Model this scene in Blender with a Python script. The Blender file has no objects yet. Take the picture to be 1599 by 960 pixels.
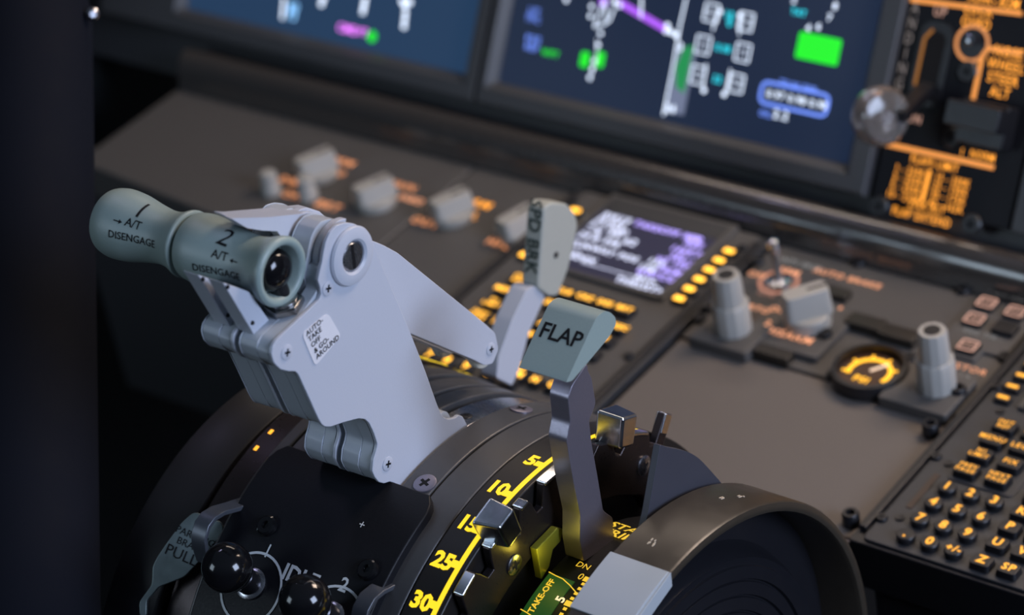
import bpy, bmesh, math, random
from mathutils import Vector, Matrix
random.seed(4)
sc = bpy.context.scene
col = sc.collection
PI = math.pi
# ------------------------------------------------------------------ camera
RM = [[0.79148603, 0.59089289, -0.15619044], [0.23316303, -0.52814515, -0.81651558], [-0.56496448, 0.60984284, -0.55579389]]
FPX = 4216.07
CAM = Vector((0.85, -1.0, 1.0))
cd = bpy.data.cameras.new('camera'); cam = bpy.data.objects.new('camera', cd); col.objects.link(cam)
cd.sensor_width = 36.0; cd.lens = FPX * 36.0 / 1599.0
cam.matrix_world = Matrix(((RM[0][0], -RM[1][0], -RM[2][0], CAM.x), (RM[0][1], -RM[1][1], -RM[2][1], CAM.y),
                           (RM[0][2], -RM[1][2], -RM[2][2], CAM.z), (0, 0, 0, 1)))
cd.clip_start = 0.02; cd.clip_end = 50
cd.dof.use_dof = True; cd.dof.focus_distance = 1.376; cd.dof.aperture_fstop = 5.5; cd.dof.aperture_blades = 0
sc.camera = cam
# ------------------------------------------------------------------ light and exposure
sc.view_settings.view_transform = 'Standard'; sc.view_settings.look = 'None'
sc.view_settings.exposure = 0.0; sc.view_settings.gamma = 1.0; sc.view_settings.use_curve_mapping = False
w = bpy.data.worlds.new('world'); sc.world = w; w.use_nodes = True
nt = w.node_tree; wb = nt.nodes['Background']; wb.inputs[1].default_value = 0.09
_tc = nt.nodes.new('ShaderNodeTexCoord'); _sp = nt.nodes.new('ShaderNodeSeparateXYZ'); _cr = nt.nodes.new('ShaderNodeValToRGB')
nt.links.new(_tc.outputs['Generated'], _sp.inputs[0]); nt.links.new(_sp.outputs['Z'], _cr.inputs[0]); nt.links.new(_cr.outputs[0], wb.inputs[0])
_cr.color_ramp.elements[0].position = 0.0; _cr.color_ramp.elements[0].color = (0.05, 0.06, 0.09, 1)
_cr.color_ramp.elements[1].position = 0.75; _cr.color_ramp.elements[1].color = (0.55, 0.72, 1.0, 1)

def area(name, loc, target, size, power, colour, size_y=None):
    l = bpy.data.lights.new(name, 'AREA'); l.energy = power; l.color = colour; l.size = size
    if size_y: l.shape = 'RECTANGLE'; l.size_y = size_y
    o = bpy.data.objects.new(name, l); col.objects.link(o); o.location = loc
    o.rotation_euler = (Vector(target) - Vector(loc)).to_track_quat('-Z', 'Y').to_euler()
    return o
area('side_window_light', (2.1, -0.25, 1.0), (0.0, -0.15, 0.15), 0.9, 42.0, (0.60, 0.72, 1.0))
area('flood_light', (0.42, 0.66, 0.95), (0.1, 0.0, 0.0), 0.35, 8.0, (1.0, 0.78, 0.62))
area('aft_fill_light', (-0.9, -1.7, 0.9), (-0.1, -0.2, 0.2), 0.6, 5.5, (0.68, 0.84, 1.0))  # unseen fill, added to brighten the aft-facing sides of levers and grips
area('glareshield_flood', (-0.55, 0.70, 0.92), (-0.4, 0.1, 0.0), 2.3, 5.0, (1.0, 0.82, 0.68), 0.10)
area('windshield_light', (-1.2, 0.3, 1.7), (-0.1, -0.2, 0.3), 0.35, 6.0, (0.66, 0.62, 1.0))

# ------------------------------------------------------------------ sight lines onto real planes
def ray(px, py):
    a = ((px - 799.5) / FPX, (py - 480.0) / FPX, 1.0)
    return Vector([sum(RM[k][i] * a[k] for k in range(3)) for i in range(3)])
def ZP(px, py, z=0.0):
    d = ray(px, py); return CAM + d * ((z - CAM.z) / d.z)
def XP(px, py, x):
    d = ray(px, py); p = CAM + d * ((x - CAM.x) / d.x); return (p.y, p.z)
TH = math.radians(57); CT, ST = math.cos(TH), math.sin(TH)
MO = Vector((0, 0.268, 0.034)); MN = Vector((0, -ST, CT)); MU = Vector((0, CT, ST))
def MP(px, py, h=0.0):
    d = ray(px, py); o = MO + MN * h; p = CAM + d * ((o - CAM).dot(MN) / d.dot(MN)); return (p.x, (p - o).dot(MU))
def MF(a, b, h): return Vector((a, 0, 0)) + MO + MU * b + MN * h      # main panel frame
def ZF(a, b, h): return Vector((a, b, h))                              # aisle panel frame
def XF(a, b, h): return Vector((h, a, b))                              # plane facing right
QC = (-0.208, 0.010)
def AF(x, ang, r): return Vector((x, QC[0] + r * math.cos(math.radians(ang)), QC[1] + r * math.sin(math.radians(ang))))

# ------------------------------------------------------------------ materials
MATS = {}
def mat(name, colour, rough=0.5, metal=0.0, spec=0.5, noise=0.06, scale=60, bump=0.0, coat=0.0, emit=None, estr=0.0, trans=0.0, aniso=None):
    if name in MATS: return MATS[name]
    m = bpy.data.materials.new(name); m.use_nodes = True; nt = m.node_tree; b = nt.nodes['Principled BSDF']
    b.inputs['Base Color'].default_value = (*colour, 1); b.inputs['Roughness'].default_value = rough
    b.inputs['Metallic'].default_value = metal; b.inputs['Specular IOR Level'].default_value = spec
    b.inputs['Coat Weight'].default_value = coat; b.inputs['Transmission Weight'].default_value = trans
    if emit: b.inputs['Emission Color'].default_value = (*emit, 1); b.inputs['Emission Strength'].default_value = estr
    tc = nt.nodes.new('ShaderNodeTexCoord'); n = nt.nodes.new('ShaderNodeTexNoise'); n.inputs['Scale'].default_value = scale
    n.inputs['Detail'].default_value = 4
    if aniso:
        mp = nt.nodes.new('ShaderNodeMapping'); mp.inputs['Scale'].default_value = aniso
        nt.links.new(tc.outputs['Object'], mp.inputs['Vector']); nt.links.new(mp.outputs['Vector'], n.inputs['Vector'])
    else: nt.links.new(tc.outputs['Object'], n.inputs['Vector'])
    if noise and not emit:
        mr = nt.nodes.new('ShaderNodeMapRange'); mr.inputs['To Min'].default_value = max(0, rough - noise); mr.inputs['To Max'].default_value = min(1, rough + noise)
        nt.links.new(n.outputs['Fac'], mr.inputs['Value']); nt.links.new(mr.outputs['Result'], b.inputs['Roughness'])
        mx = nt.nodes.new('ShaderNodeMixRGB'); mx.inputs[1].default_value = (*[c * (1 - noise) for c in colour], 1); mx.inputs[2].default_value = (*[min(1, c * (1 + noise)) for c in colour], 1)
        nt.links.new(n.outputs['Fac'], mx.inputs[0]); nt.links.new(mx.outputs[0], b.inputs['Base Color'])
    if bump:
        bp = nt.nodes.new('ShaderNodeBump'); bp.inputs['Strength'].default_value = bump; bp.inputs['Distance'].default_value = 0.0005
        nt.links.new(n.outputs['Fac'], bp.inputs['Height']); nt.links.new(bp.outputs['Normal'], b.inputs['Normal'])
    MATS[name] = m; return m
def glow(name, colour, s): return mat(name, (0.02, 0.02, 0.02), 0.5, emit=colour, estr=s)
WHITE = mat('painted_white_metal', (0.50, 0.53, 0.60), 0.38, noise=0.03, scale=900, bump=0.06)
WHITE_D = mat('painted_grey_metal', (0.44, 0.48, 0.53), 0.42, noise=0.03, scale=900, bump=0.06)
GRIP = mat('grey_green_plastic', (0.27, 0.345, 0.325), 0.42, noise=0.04, scale=700, bump=0.12)
GRIP2 = mat('pale_grey_plastic', (0.42, 0.43, 0.38), 0.5, noise=0.04, scale=300)
INK = mat('black_ink', (0.008, 0.008, 0.009), 0.6, spec=0.2)
WINK = mat('white_ink', (0.62, 0.66, 0.68), 0.5)
PANEL = mat('grey_panel_paint', (0.085, 0.08, 0.076), 0.5, noise=0.08, scale=900, bump=0.25)
BROWN = mat('blank_panel_paint', (0.135, 0.118, 0.105), 0.5, noise=0.05, scale=1200, bump=0.2)
DPANEL = mat('dark_grey_plastic', (0.035, 0.036, 0.039), 0.42, noise=0.08, scale=700, bump=0.2)
BEZEL = mat('bezel_plastic', (0.055, 0.056, 0.06), 0.42, noise=0.06, scale=700, bump=0.15)
BLACK = mat('black_plastic', (0.010, 0.010, 0.012), 0.38, noise=0.08, scale=500)
BLACKP = mat('black_painted_plate', (0.006, 0.0065, 0.009), 0.5, spec=0.25, noise=0.12, scale=900, bump=0.12)
GLOSS = mat('glossy_black_plastic', (0.006, 0.006, 0.007), 0.12, noise=0.03)
LEATHER = mat('padded_black_vinyl', (0.030, 0.030, 0.032), 0.42, noise=0.1, scale=400, bump=0.5)
STEEL = mat('machined_steel', (0.42, 0.42, 0.45), 0.26, metal=1, noise=0.08, scale=300, aniso=(1, 8, 1))
CHROME = mat('polished_chrome', (0.78, 0.81, 0.86), 0.18, metal=1, noise=0.05, scale=200)
LEVERM = mat('dark_lever_metal', (0.27, 0.25, 0.30), 0.36, metal=0.7, noise=0.06, scale=700, bump=0.1)
DMETAL = mat('dark_anodised_metal', (0.055, 0.045, 0.045), 0.30, metal=0.8, noise=0.08, scale=500, aniso=(1, 1, 1))
ARC = mat('grey_arc_metal', (0.085, 0.085, 0.088), 0.40, metal=0.35, noise=0.1, scale=300, bump=0.1)
TIN = mat('tinned_metal', (0.25, 0.31, 0.31), 0.38, metal=0.7, noise=0.12, scale=150, bump=0.3)
RED = mat('red_brown_rubber', (0.07, 0.018, 0.010), 0.6)
WHEELM = mat('wheel_black_rubber', (0.042, 0.034, 0.025), 0.33, noise=0.1, scale=120)
STRIPE = mat('wheel_white_stripe', (0.40, 0.44, 0.47), 0.5, noise=0.03)
SLATE = mat('slate_side_cover', (0.045, 0.047, 0.062), 0.5)
KNOB = mat('light_grey_knob', (0.40, 0.385, 0.35), 0.42, noise=0.04)
NAVY = mat('dark_navy_paint', (0.0035, 0.005, 0.010), 0.8, spec=.12)
GLASS = mat('frosted_acrylic', (0.55, 0.50, 0.46), 0.10, trans=.85, noise=0.02)
YEL = glow('yellow_lit_scale', (1.0, 0.68, 0.012), 1.25)
AMB = glow('amber_backlight', (1.0, 0.42, 0.03), 1.7)
AMBH = glow('bright_amber_key', (1.0, 0.46, 0.04), 3.2)
AMBT = glow('amber_lit_text', (1.0, 0.36, 0.035), 1.7)
PEACH = glow('peach_lit_text', (1.0, 0.42, 0.22), 1.2)
WLIT = glow('dim_white_lit_text', (0.85, 0.85, 0.85), 0.35)
SCRN = glow('screen_navy', (0.012, 0.033, 0.10), 0.42)
SCRN2 = glow('screen_blue', (0.014, 0.050, 0.125), 0.75)
SCRSKY = glow('screen_slate_blue', (0.055, 0.10, 0.27), 1.0)
CSCR = glow('screen_violet_navy', (0.018, 0.018, 0.075), 0.55)
SWHITE = glow('screen_white', (0.72, 0.82, 1.0), 1.9)
SWH2 = glow('screen_white_text', (0.72, 0.76, 1.0), 1.9)
SVIO = glow('screen_violet_text', (0.46, 0.36, 1.0), 2.0)
SGREEN = glow('screen_green', (0.01, 0.72, 0.015), 1.3)
SCYAN = glow('screen_cyan', (0.02, 0.55, 0.68), 2.0)
SPUR = glow('screen_purple', (0.36, 0.09, 0.78), 1.5)
SMAG = glow('screen_magenta', (0.75, 0.18, 0.90), 2.2)
SBLUE = glow('screen_light_blue', (0.16, 0.28, 0.95), 1.5)
SGREY = glow('screen_grey', (0.16, 0.19, 0.30), 1.0)
SDGREEN = glow('screen_dark_green', (0.01, 0.25, 0.07), 1.1)
TGREEN = glow('lit_green_band', (0.004, 0.055, 0.006), 1.0)

# ------------------------------------------------------------------ helpers
class MB:
    def __init__(s): s.v = []; s.f = []; s.m = []
    def add(s, vs, fs, mi=0):
        n = len(s.v); s.v += [tuple(v) for v in vs]; s.f += [tuple(i + n for i in f) for f in fs]; s.m += [mi] * len(fs); return s
    def prism(s, pts, F, h0, h1, mi=0):
        n = len(pts); vs = [F(a, b, h0) for a, b in pts] + [F(a, b, h1) for a, b in pts]
        fs = [tuple(range(n))[::-1], tuple(range(n, 2 * n))] + [(i, (i + 1) % n, n + (i + 1) % n, n + i) for i in range(n)]
        return s.add(vs, fs, mi)
    def taper(s, pts, pts2, F, h0, h1, mi=0):
        n = len(pts); vs = [F(a, b, h0) for a, b in pts] + [F(a, b, h1) for a, b in pts2]
        fs = [tuple(range(n))[::-1], tuple(range(n, 2 * n))] + [(i, (i + 1) % n, n + (i + 1) % n, n + i) for i in range(n)]
        return s.add(vs, fs, mi)
    def box(s, F, a0, a1, b0, b1, h0, h1, mi=0): return s.prism([(a0, b0), (a1, b0), (a1, b1), (a0, b1)], F, h0, h1, mi)
    def arc(s, x0, x1, r0, r1, a0, a1, mi=0, n=None, centre=QC):
        n = n or max(6, int((a1 - a0) / 2.0)); A = [a0 + (a1 - a0) * i / n for i in range(n + 1)]
        P = lambda r, a: (centre[0] + r * math.cos(math.radians(a)), centre[1] + r * math.sin(math.radians(a)))
        vs = []
        for a in A:
            for x, r in ((x0, r0), (x1, r0), (x1, r1), (x0, r1)): q = P(r, a); vs.append((x, q[0], q[1]))
        fs = [(0, 1, 2, 3), tuple(4 * n + k for k in (3, 2, 1, 0))]
        for i in range(n):
            for k in range(4): fs.append((4 * i + k, 4 * i + (k + 1) % 4, 4 * i + 4 + (k + 1) % 4, 4 * i + 4 + k))
        return s.add(vs, fs, mi)
    def lathe(s, prof, c, ax, n=32, mi=0):
        ax = Vector(ax).normalized(); c = Vector(c); u = ax.orthogonal().normalized(); v = ax.cross(u); vs = []; fs = []
        for r, h in prof:
            for i in range(n):
                t = 2 * PI * i / n; vs.append(c + ax * h + (u * math.cos(t) + v * math.sin(t)) * r)
        for j in range(len(prof) - 1):
            for i in range(n): fs.append((j * n + i, j * n + (i + 1) % n, (j + 1) * n + (i + 1) % n, (j + 1) * n + i))
        if prof[0][0] > 1e-6: fs.append(tuple(range(n))[::-1])
        if prof[-1][0] > 1e-6: fs.append(tuple((len(prof) - 1) * n + i for i in range(n)))
        return s.add(vs, fs, mi)
    def stroke(s, pts, w_, F, h, t=0.0003, mi=0):
        for (x0, y0), (x1, y1) in zip(pts[:-1], pts[1:]):
            d = math.hypot(x1 - x0, y1 - y0) or 1e-9; nx, ny = -(y1 - y0) / d * w_ / 2, (x1 - x0) / d * w_ / 2
            s.prism([(x0 + nx, y0 + ny), (x1 + nx, y1 + ny), (x1 - nx, y1 - ny), (x0 - nx, y0 - ny)][::-1], F, h, h + t, mi)
        return s
    def bar(s, path, w_, t, up, mi=0):
        # flat bar of width w_ (along up) and thickness t following a 3-D path
        up = Vector(up).normalized(); P = [Vector(p) for p in path]; vs = []; fs = []
        for i, p in enumerate(P):
            d = (P[min(i + 1, len(P) - 1)] - P[max(i - 1, 0)]).normalized(); sd = d.cross(up).normalized()
            for a, b in ((-1, -1), (1, -1), (1, 1), (-1, 1)): vs.append(p + sd * (a * t / 2) + up * (b * w_ / 2))
        for i in range(len(P) - 1):
            for k in range(4): fs.append((4 * i + k, 4 * i + (k + 1) % 4, 4 * i + 4 + (k + 1) % 4, 4 * i + 4 + k))
        fs += [(0, 1, 2, 3), tuple(4 * (len(P) - 1) + k for k in (3, 2, 1, 0))]
        return s.add(vs, fs, mi)
    def text(s, body, size, fn, mi=0, bold=0.0, align='CENTER', fine=False):
        me = glyphs(body, bold, align, fine)
        return s.add([fn(v[0] * size, v[1] * size) for v in me[0]], me[1], mi)
    def build(s, name, mats, parent=None, bevel=0.0, seg=2, ang=35, smooth=True, label=None, recalc=True):
        me = bpy.data.meshes.new(name); me.from_pydata(s.v, [], s.f)
        if not isinstance(mats, (list, tuple)): mats = [mats]
        for m in mats: me.materials.append(m)
        me.polygons.foreach_set('material_index', s.m)
        if recalc:
            bm = bmesh.new(); bm.from_mesh(me); bmesh.ops.remove_doubles(bm, verts=bm.verts, dist=1e-7)
            bmesh.ops.recalc_face_normals(bm, faces=bm.faces); bm.to_mesh(me); bm.free()
        if smooth:
            me.shade_smooth(); me.set_sharp_from_angle(angle=math.radians(ang))
        o = bpy.data.objects.new(name, me); col.objects.link(o)
        if bevel:
            b = o.modifiers.new('bevel', 'BEVEL'); b.width = bevel; b.segments = seg; b.limit_method = 'ANGLE'; b.angle_limit = math.radians(32)
            b.harden_normals = True
        if parent is not None:
            o.parent = parent; o.matrix_parent_inverse = inv(parent)
        if label: o['label'] = label
        return o
def inv(p):
    m = Matrix.Identity(4); q = p; ch = []
    while q is not None: ch.append(q); q = q.parent
    for q in reversed(ch): m = m @ q.matrix_parent_inverse @ Matrix.LocRotScale(q.location, q.rotation_euler, q.scale)
    return m.inverted()
GL = {}
SPACE = 1.18
def glyphs(body, bold=0.0, align='CENTER', fine=False):
    k = (body, bold, align, fine, SPACE)
    if k not in GL:
        cu = bpy.data.curves.new('t', 'FONT'); cu.body = body; cu.align_x = align; cu.align_y = 'CENTER'; cu.size = 1.0
        cu.space_character = SPACE; cu.resolution_u = 2; cu.offset = bold; cu.fill_mode = 'FRONT'
        if '\n' in body: cu.space_line = 0.92
        o = bpy.data.objects.new('t', cu); col.objects.link(o); me = bpy.data.meshes.new_from_object(o)
        if fine:
            bm = bmesh.new(); bm.from_mesh(me); bmesh.ops.remove_doubles(bm, verts=bm.verts, dist=1e-5)
            for _ in range(4):
                ed = [e for e in bm.edges if e.calc_length() > .14]
                if not ed: break
                bmesh.ops.subdivide_edges(bm, edges=ed, cuts=1); bmesh.ops.triangulate(bm, faces=bm.faces)
            bm.to_mesh(me); bm.free()
        GL[k] = ([tuple(v.co) for v in me.vertices], [tuple(p.vertices) for p in me.polygons])
        bpy.data.objects.remove(o); bpy.data.curves.remove(cu); bpy.data.meshes.remove(me)
    return GL[k]
def thing(name, loc, label, cat, group=None):
    o = bpy.data.objects.new(name, None); o.empty_display_size = 0.02; col.objects.link(o); o.location = loc
    o['label'] = label; o['category'] = cat
    if group: o['group'] = group
    return o
def tag(o, label, cat, group=None):
    o['label'] = label; o['category'] = cat
    if group: o['group'] = group
    return o
def struct(o): o['kind'] = 'structure'; return o
def rp(pts, r, n=4):
    """round every corner of a polygon; r one radius or a list"""
    out = []; N = len(pts)
    for i, p in enumerate(pts):
        a, b = Vector(pts[i - 1]), Vector(pts[(i + 1) % N]); p = Vector(p); ri = r[i] if isinstance(r, (list, tuple)) else r
        la, lb = (a - p).length, (b - p).length; k = min(ri, la * 0.48, lb * 0.48)
        if k < 1e-6: out.append(tuple(p)); continue
        p0 = p + (a - p) / la * k; p1 = p + (b - p) / lb * k
        for j in range(n + 1):
            t = j / n; q = p0 * (1 - t) ** 2 + p * 2 * t * (1 - t) + p1 * t * t; out.append((q.x, q.y))
    return out
def rect(a0, a1, b0, b1, r=0.0, n=4): return rp([(a0, b0), (a1, b0), (a1, b1), (a0, b1)], r, n)
def disc(a, b, r, n=28): return [(a + r * math.cos(2 * PI * i / n), b + r * math.sin(2 * PI * i / n)) for i in range(n)]
def on_x(pts, x): return [XP(a, b, x) for a, b in pts]
def crop(pts, ox, oy, s): return [(ox + a / s, oy + b / s) for a, b in pts]
def flat(c, u, v, h=0.0):
    """print text on a plane: c point, u baseline, v up"""
    c = Vector(c); u = Vector(u).normalized(); v = Vector(v).normalized(); n = u.cross(v) * h
    return lambda a, b: c + u * a + v * b + n
def put(parent, body, size, c, u, v, m, name='lettering', bold=0.0, h=0.0003, align='CENTER'):
    return MB().text(body, size, flat(c, u, v, h), 0, bold, align).build(name, m, parent, smooth=False, recalc=False)
def screw(parent, c, ax, r, m=STEEL, h=0.0012, name='screw', recess=INK, rot=0.4):
    """countersunk cross-head screw"""
    ax = Vector(ax).normalized(); c = Vector(c); b = MB()
    b.lathe([(0, -0.001), (r, -0.001), (r, h * 0.6), (r * 0.86, h), (0, h)], c, ax, 24)
    u = ax.orthogonal().normalized(); v = ax.cross(u); u2 = u * math.cos(rot) + v * math.sin(rot); v2 = ax.cross(u2)
    F = lambda a, bb, hh: c + u2 * a + v2 * bb + ax * hh
    b.box(F, -r * 0.5, r * 0.5, -r * 0.13, r * 0.13, h, h + 0.00015, 1); b.box(F, -r * 0.13, r * 0.13, -r * 0.5, r * 0.5, h, h + 0.00016, 1)
    return b.build(name, [m, recess], parent)
def X3(px, py, x): y, z = XP(px, py, x); return Vector((x, y, z))
EX, EY, EZ = Vector((1, 0, 0)), Vector((0, 1, 0)), Vector((0, 0, 1))

# ================================================================== room shell
b = MB(); b.box(ZF, -2.2, 1.6, -1.4, 1.3, -0.62, -0.60); struct(b.build('floor', mat('dark_floor', (0.006, 0.006, 0.007), 0.8)))
b = MB(); b.box(ZF, -1.62, -1.60, -1.4, 1.3, -0.60, 1.6); struct(b.build('wall_left', mat('dark_side_lining', (0.018, 0.022, 0.023), 0.8)))
# side lining beside the captain's panel
b = MB(); b.box(ZF, -0.80, -0.74, -0.1, 0.9, -0.60, 1.2)
struct(b.build('trim_1', mat('dark_side_trim', (0.018, 0.021, 0.022), 0.7)))
# ================================================================== main instrument panel body
pnl = thing('instrument_panel', MF(0, 0, 0), 'dark grey main instrument panel carrying the screens above the padded ledge', 'instrument panel')
b = MB(); b.box(MF, -0.735, 0.60, -0.040, 0.75, -0.06, -0.0112); b.build('backing_panel', DPANEL, pnl)
def padded_ledge():
    b = MB()
    prof = [(0.232, 0.0), (0.234, 0.004), (0.2345, 0.010), (0.236, 0.016), (0.2390, 0.0215), (0.243, 0.0250), (0.248, 0.0268), (0.253, 0.0262), (0.257, 0.022), (0.259, 0.016), (0.260, 0.000), (0.260, -0.02), (0.232, -0.02)]
    b.prism(prof, lambda a, c, h: Vector((h, a, c)), -0.60, 0.60)
    return b
o = padded_ledge().build('padded_ledge', mat('ledge_vinyl', (0.045, 0.040, 0.036), 0.20, spec=1.0, coat=.6, noise=0.04, scale=300, bump=0.1), None, bevel=0.002)
tag(o, 'long dark rounded padded ledge running under the display screens', 'ledge')

# ------------------------------------------------------------------ display units
def display_unit(x0, x1, t0, t1, sx0, sx1, st0, st1, scr, label):
    t = thing('display_unit', MF((x0 + x1) / 2, t0, 0), label, 'display screen')
    # frame with an opening: four mitred sides
    b = MB(); o_ = [(x0, t0), (x1, t0), (x1, t1), (x0, t1)]; i_ = [(sx0 - .004, st0 - .004), (sx1 + .004, st0 - .004), (sx1 + .004, st1), (sx0 - .004, st1)]
    m_ = [(sx0 - .010, st0 - .010), (sx1 + .010, st0 - .010), (sx1 + .010, st1 + .006), (sx0 - .010, st1 + .006)]
    for k in range(4):
        j = (k + 1) % 4
        q = [(o_[k], 0.0), (o_[j], 0.0), (m_[j], 0.0), (m_[k], 0.0)]
        vs = [MF(*p, 0.010) for p, _ in q] + [MF(*p, -0.010) for p, _ in q]
        b.add(vs, [(0, 1, 2, 3), (4, 7, 6, 5), (0, 4, 5, 1), (1, 5, 6, 2), (2, 6, 7, 3), (3, 7, 4, 0)])
        vs = [MF(*m_[k], 0.010), MF(*m_[j], 0.010), MF(*i_[j], 0.002), MF(*i_[k], 0.002), MF(*m_[k], -0.01), MF(*m_[j], -0.01), MF(*i_[j], -0.01), MF(*i_[k], -0.01)]
        b.add(vs, [(0, 1, 2, 3), (4, 7, 6, 5), (2, 6, 7, 3)])
    b.build('bezel', BEZEL, t, bevel=0.002, recalc=True)
    s = MB(); s.prism(rect(sx0 - .0045, sx1 + .0045, st0 - .0045, st1, 0.004), MF, -0.002, 0.0015)
    return t, s.build('screen', scr, t)
H0 = 0.0015
xl, tl = MP(787, 122, H0); xr, tr = MP(1318, 244, H0)
sx0, sx1, st0 = xl, xr, (tl + tr) / 2
seam = MP(740, 150, 0.01)[0]; gl = MP(1353, 300, 0.01)[0]
tb = MP(1000, 222, 0.01)[1]
duR, scrR = display_unit(seam + .0015, gl - .002, tb, 0.60, sx0, sx1, st0, 0.52, SCRN, 'large navigation display with map lines and a blue boxed readout, nearer the centre')
lx0, lt0 = MP(300, 4, H0); lx1, lt1 = MP(722, 108, H0); 
duL, scrL = display_unit(-0.70, seam - .0015, tb, 0.60, lx0 - 0.0, lx1, (lt0 + lt1) / 2, 0.52, SCRN2, 'blue flight display with magenta word and green dot, left of the seam')

def sym(parent, m, name='screen_symbol'):
    class S(MB): pass
    s = S(); s.done = lambda: s.build(name, m, parent, smooth=False); return s
HS = H0 + 0.0002
def mp(pts): return [MP(a, b_, HS) for a, b_ in pts]
def mtext(s, body, size, px, py, ang=0, bold=0.02, mi=0, align='CENTER'):
    size *= .66; bold *= .5
    a, t_ = MP(px, py, HS); ca, sa = math.cos(ang), math.sin(ang)
    s.text(body, size, lambda u, v: MF(a + u * ca - v * sa, t_ + u * sa + v * ca, HS), mi, bold, align)
# --- centre (navigation) display
s = sym(scrR, SWHITE, 'display_graphics')
s.stroke(mp([(932, 60), (932, 90), (921, 126)]), 0.0004, MF, HS)
for y, x in ((10, 924), (25, 922), (52, 938), (70, 934), (95, 928), (108, 925), (121, 921)): s.prism(disc(*MP(x, y, HS), 0.0016, 12), MF, HS, HS + .0002)
s.stroke(mp([(944, 0), (928, 42), (948, 36), (944, 0)]), 0.0010, MF, HS); s.stroke(mp([(960, 12), (951, 34)]), 0.001, MF, HS)
s.stroke(mp([(1002, -5), (1001, 28)]), 0.0012, MF, HS); s.stroke(mp([(1072, -4), (1062, 40), (1052, 100), (1036, 180)]), 0.0010, MF, HS)
for p in ((960, 3), (968, 8), (1042, 40), (1048, 50), (1056, 55), (1040, 48)): s.prism(disc(*MP(*p, HS), 0.002, 12), MF, HS, HS + .0002)
mtext(s, '3', 0.012, 1062, 74, bold=0.04); mtext(s, '24', 0.012, 1046, 170, bold=0.04)
s.done(); s = sym(scrR, SWHITE, 'engine_readouts')
for cx_, cy_, tt in ((1111, 20, '1010'), (1165, 34, '3515'), (1098, 70, '15'), (1160, 82, '15'), (1090, 117, '125'), (1150, 130, '125')):
    a, t_ = MP(cx_, cy_, HS); w2, h2 = 0.0055, 0.0060
    s.stroke([(a - w2, t_ - h2), (a + w2, t_ - h2), (a + w2, t_ + h2), (a - w2, t_ + h2), (a - w2, t_ - h2)], 0.0008, MF, HS)
    s.text(tt, 0.0050, lambda u, v: MF(a + u, t_ + v, HS), 0, 0.0)
for l in ([(1120, 22), (1113, 48)], [(1158, 26), (1154, 55)], [(1103, 100), (1098, 135)], [(1141, 108), (1134, 142)]): s.stroke(mp(l), 0.0008, MF, HS)
for p in ((1124, 18), (1156, 24), (1099, 141), (1131, 147)): s.prism(disc(*MP(*p, HS), 0.0018, 12), MF, HS, HS + .0002)
s.done(); s = sym(scrR, SWHITE, 'dial_numbers')
for p, tt in (((1304, 10), '8'), ((1295, 28), '7'), ((1278, 42), '6'), ((1262, 44), '4'), ((1240, 0), '2')): mtext(s, tt, 0.010, *p, bold=0.04)
s.done(); s = sym(scrR, SWHITE, 'boxed_figures')
mtext(s, '0.97 0.98 0.98', 0.0105, 1244, 156, bold=0.03); mtext(s, '2.2', 0.0125, 1219, 180, bold=0.03)
s.stroke(mp([(885, -4), (884, 3)]), 0.0028, MF, HS)
s.done()
s = sym(scrR, SBLUE, 'display_graphics')
a0, b0 = MP(1192, 126, HS); a1, b1 = MP(1296, 150, HS)
c0, d0 = MP(1190, 160, HS); c1, d1 = MP(1290, 183, HS)
s.stroke(rect(a0, a1, (d0 + d1) / 2, (b0 + b1) / 2, 0.005) + [rect(a0, a1, (d0 + d1) / 2, (b0 + b1) / 2, 0.005)[0]], 0.0020, MF, HS)
mtext(s, 'TO N1 FAN', 0.0075, 1246, 134, bold=0.05); mtext(s, 'OIL', 0.0085, 1195, 178, bold=0.05)
s.done(); s = sym(scrR, SBLUE, 'blue_words')
mtext(s, 'LIT', 0.0095, 834, 18, bold=0.04); mtext(s, 'TFC', 0.010, 832, 30, bold=0.03); mtext(s, 'POS\nREF', 0.010, 831, 68, bold=0.04)
s.done()
s = sym(scrR, SCYAN, 'display_graphics')
mtext(s, '10', 0.0105, 1138, 24, bold=0.05); mtext(s, '0', 0.0105, 1139, 36, bold=0.06); mtext(s, '0.00', 0.0095, 1129, 76, bold=0.05); mtext(s, '22', 0.0095, 1120, 124, bold=0.05); mtext(s, 'TAT', 0.0085, 1247, 20, bold=0.05)
s.done()
s = sym(scrR, SGREEN, 'display_graphics')
a, t_ = MP(1278, 76, HS); s.prism(rect(a - 0.0165, a + 0.0165, t_ - 0.0090, t_ + 0.0090, 0.002), MF, HS, HS + .0002)
s.done(); s = sym(scrR, SGREEN, 'green_words')
mtext(s, 'WPT', 0.0095, 859, 84, bold=0.06)
for x in (913, 937): a, t_ = MP(x, 93, HS); s.prism(rect(a - 0.0036, a + 0.0036, t_ - 0.0055, t_ + 0.0055, 0.002), MF, HS, HS + .0002)
s.done()
s = sym(scrR, SPUR, 'purple_track'); s.stroke(mp([(966, 3), (1040, 46)]), 0.0045, MF, HS - .0001); s.stroke(mp([(943, -4), (942, 10)]), 0.006, MF, HS - .0001); s.done()
s = sym(scrR, SGREY, 'grey_tape'); a0, b0 = MP(1061, 70, HS); a1, b1 = MP(1046, 175, HS); s.prism([(a0 - .0005, b0), (a0 + .0145, b0), (a0 + .0145, b1), (a0 - .0005, b1)], MF, HS - .0004, HS - .0001); s.done()
s = sym(scrR, SDGREEN, 'green_arc'); a, t_ = MP(1058, 104, HS); s.prism([(a + 0.0095, t_ - 0.017), (a + 0.0095, t_ + 0.017), (a + 0.002, t_ + 0.014), (a - 0.0015, t_), (a + 0.002, t_ - 0.014)], MF, HS - .0001, HS + .0001); s.done()
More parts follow.
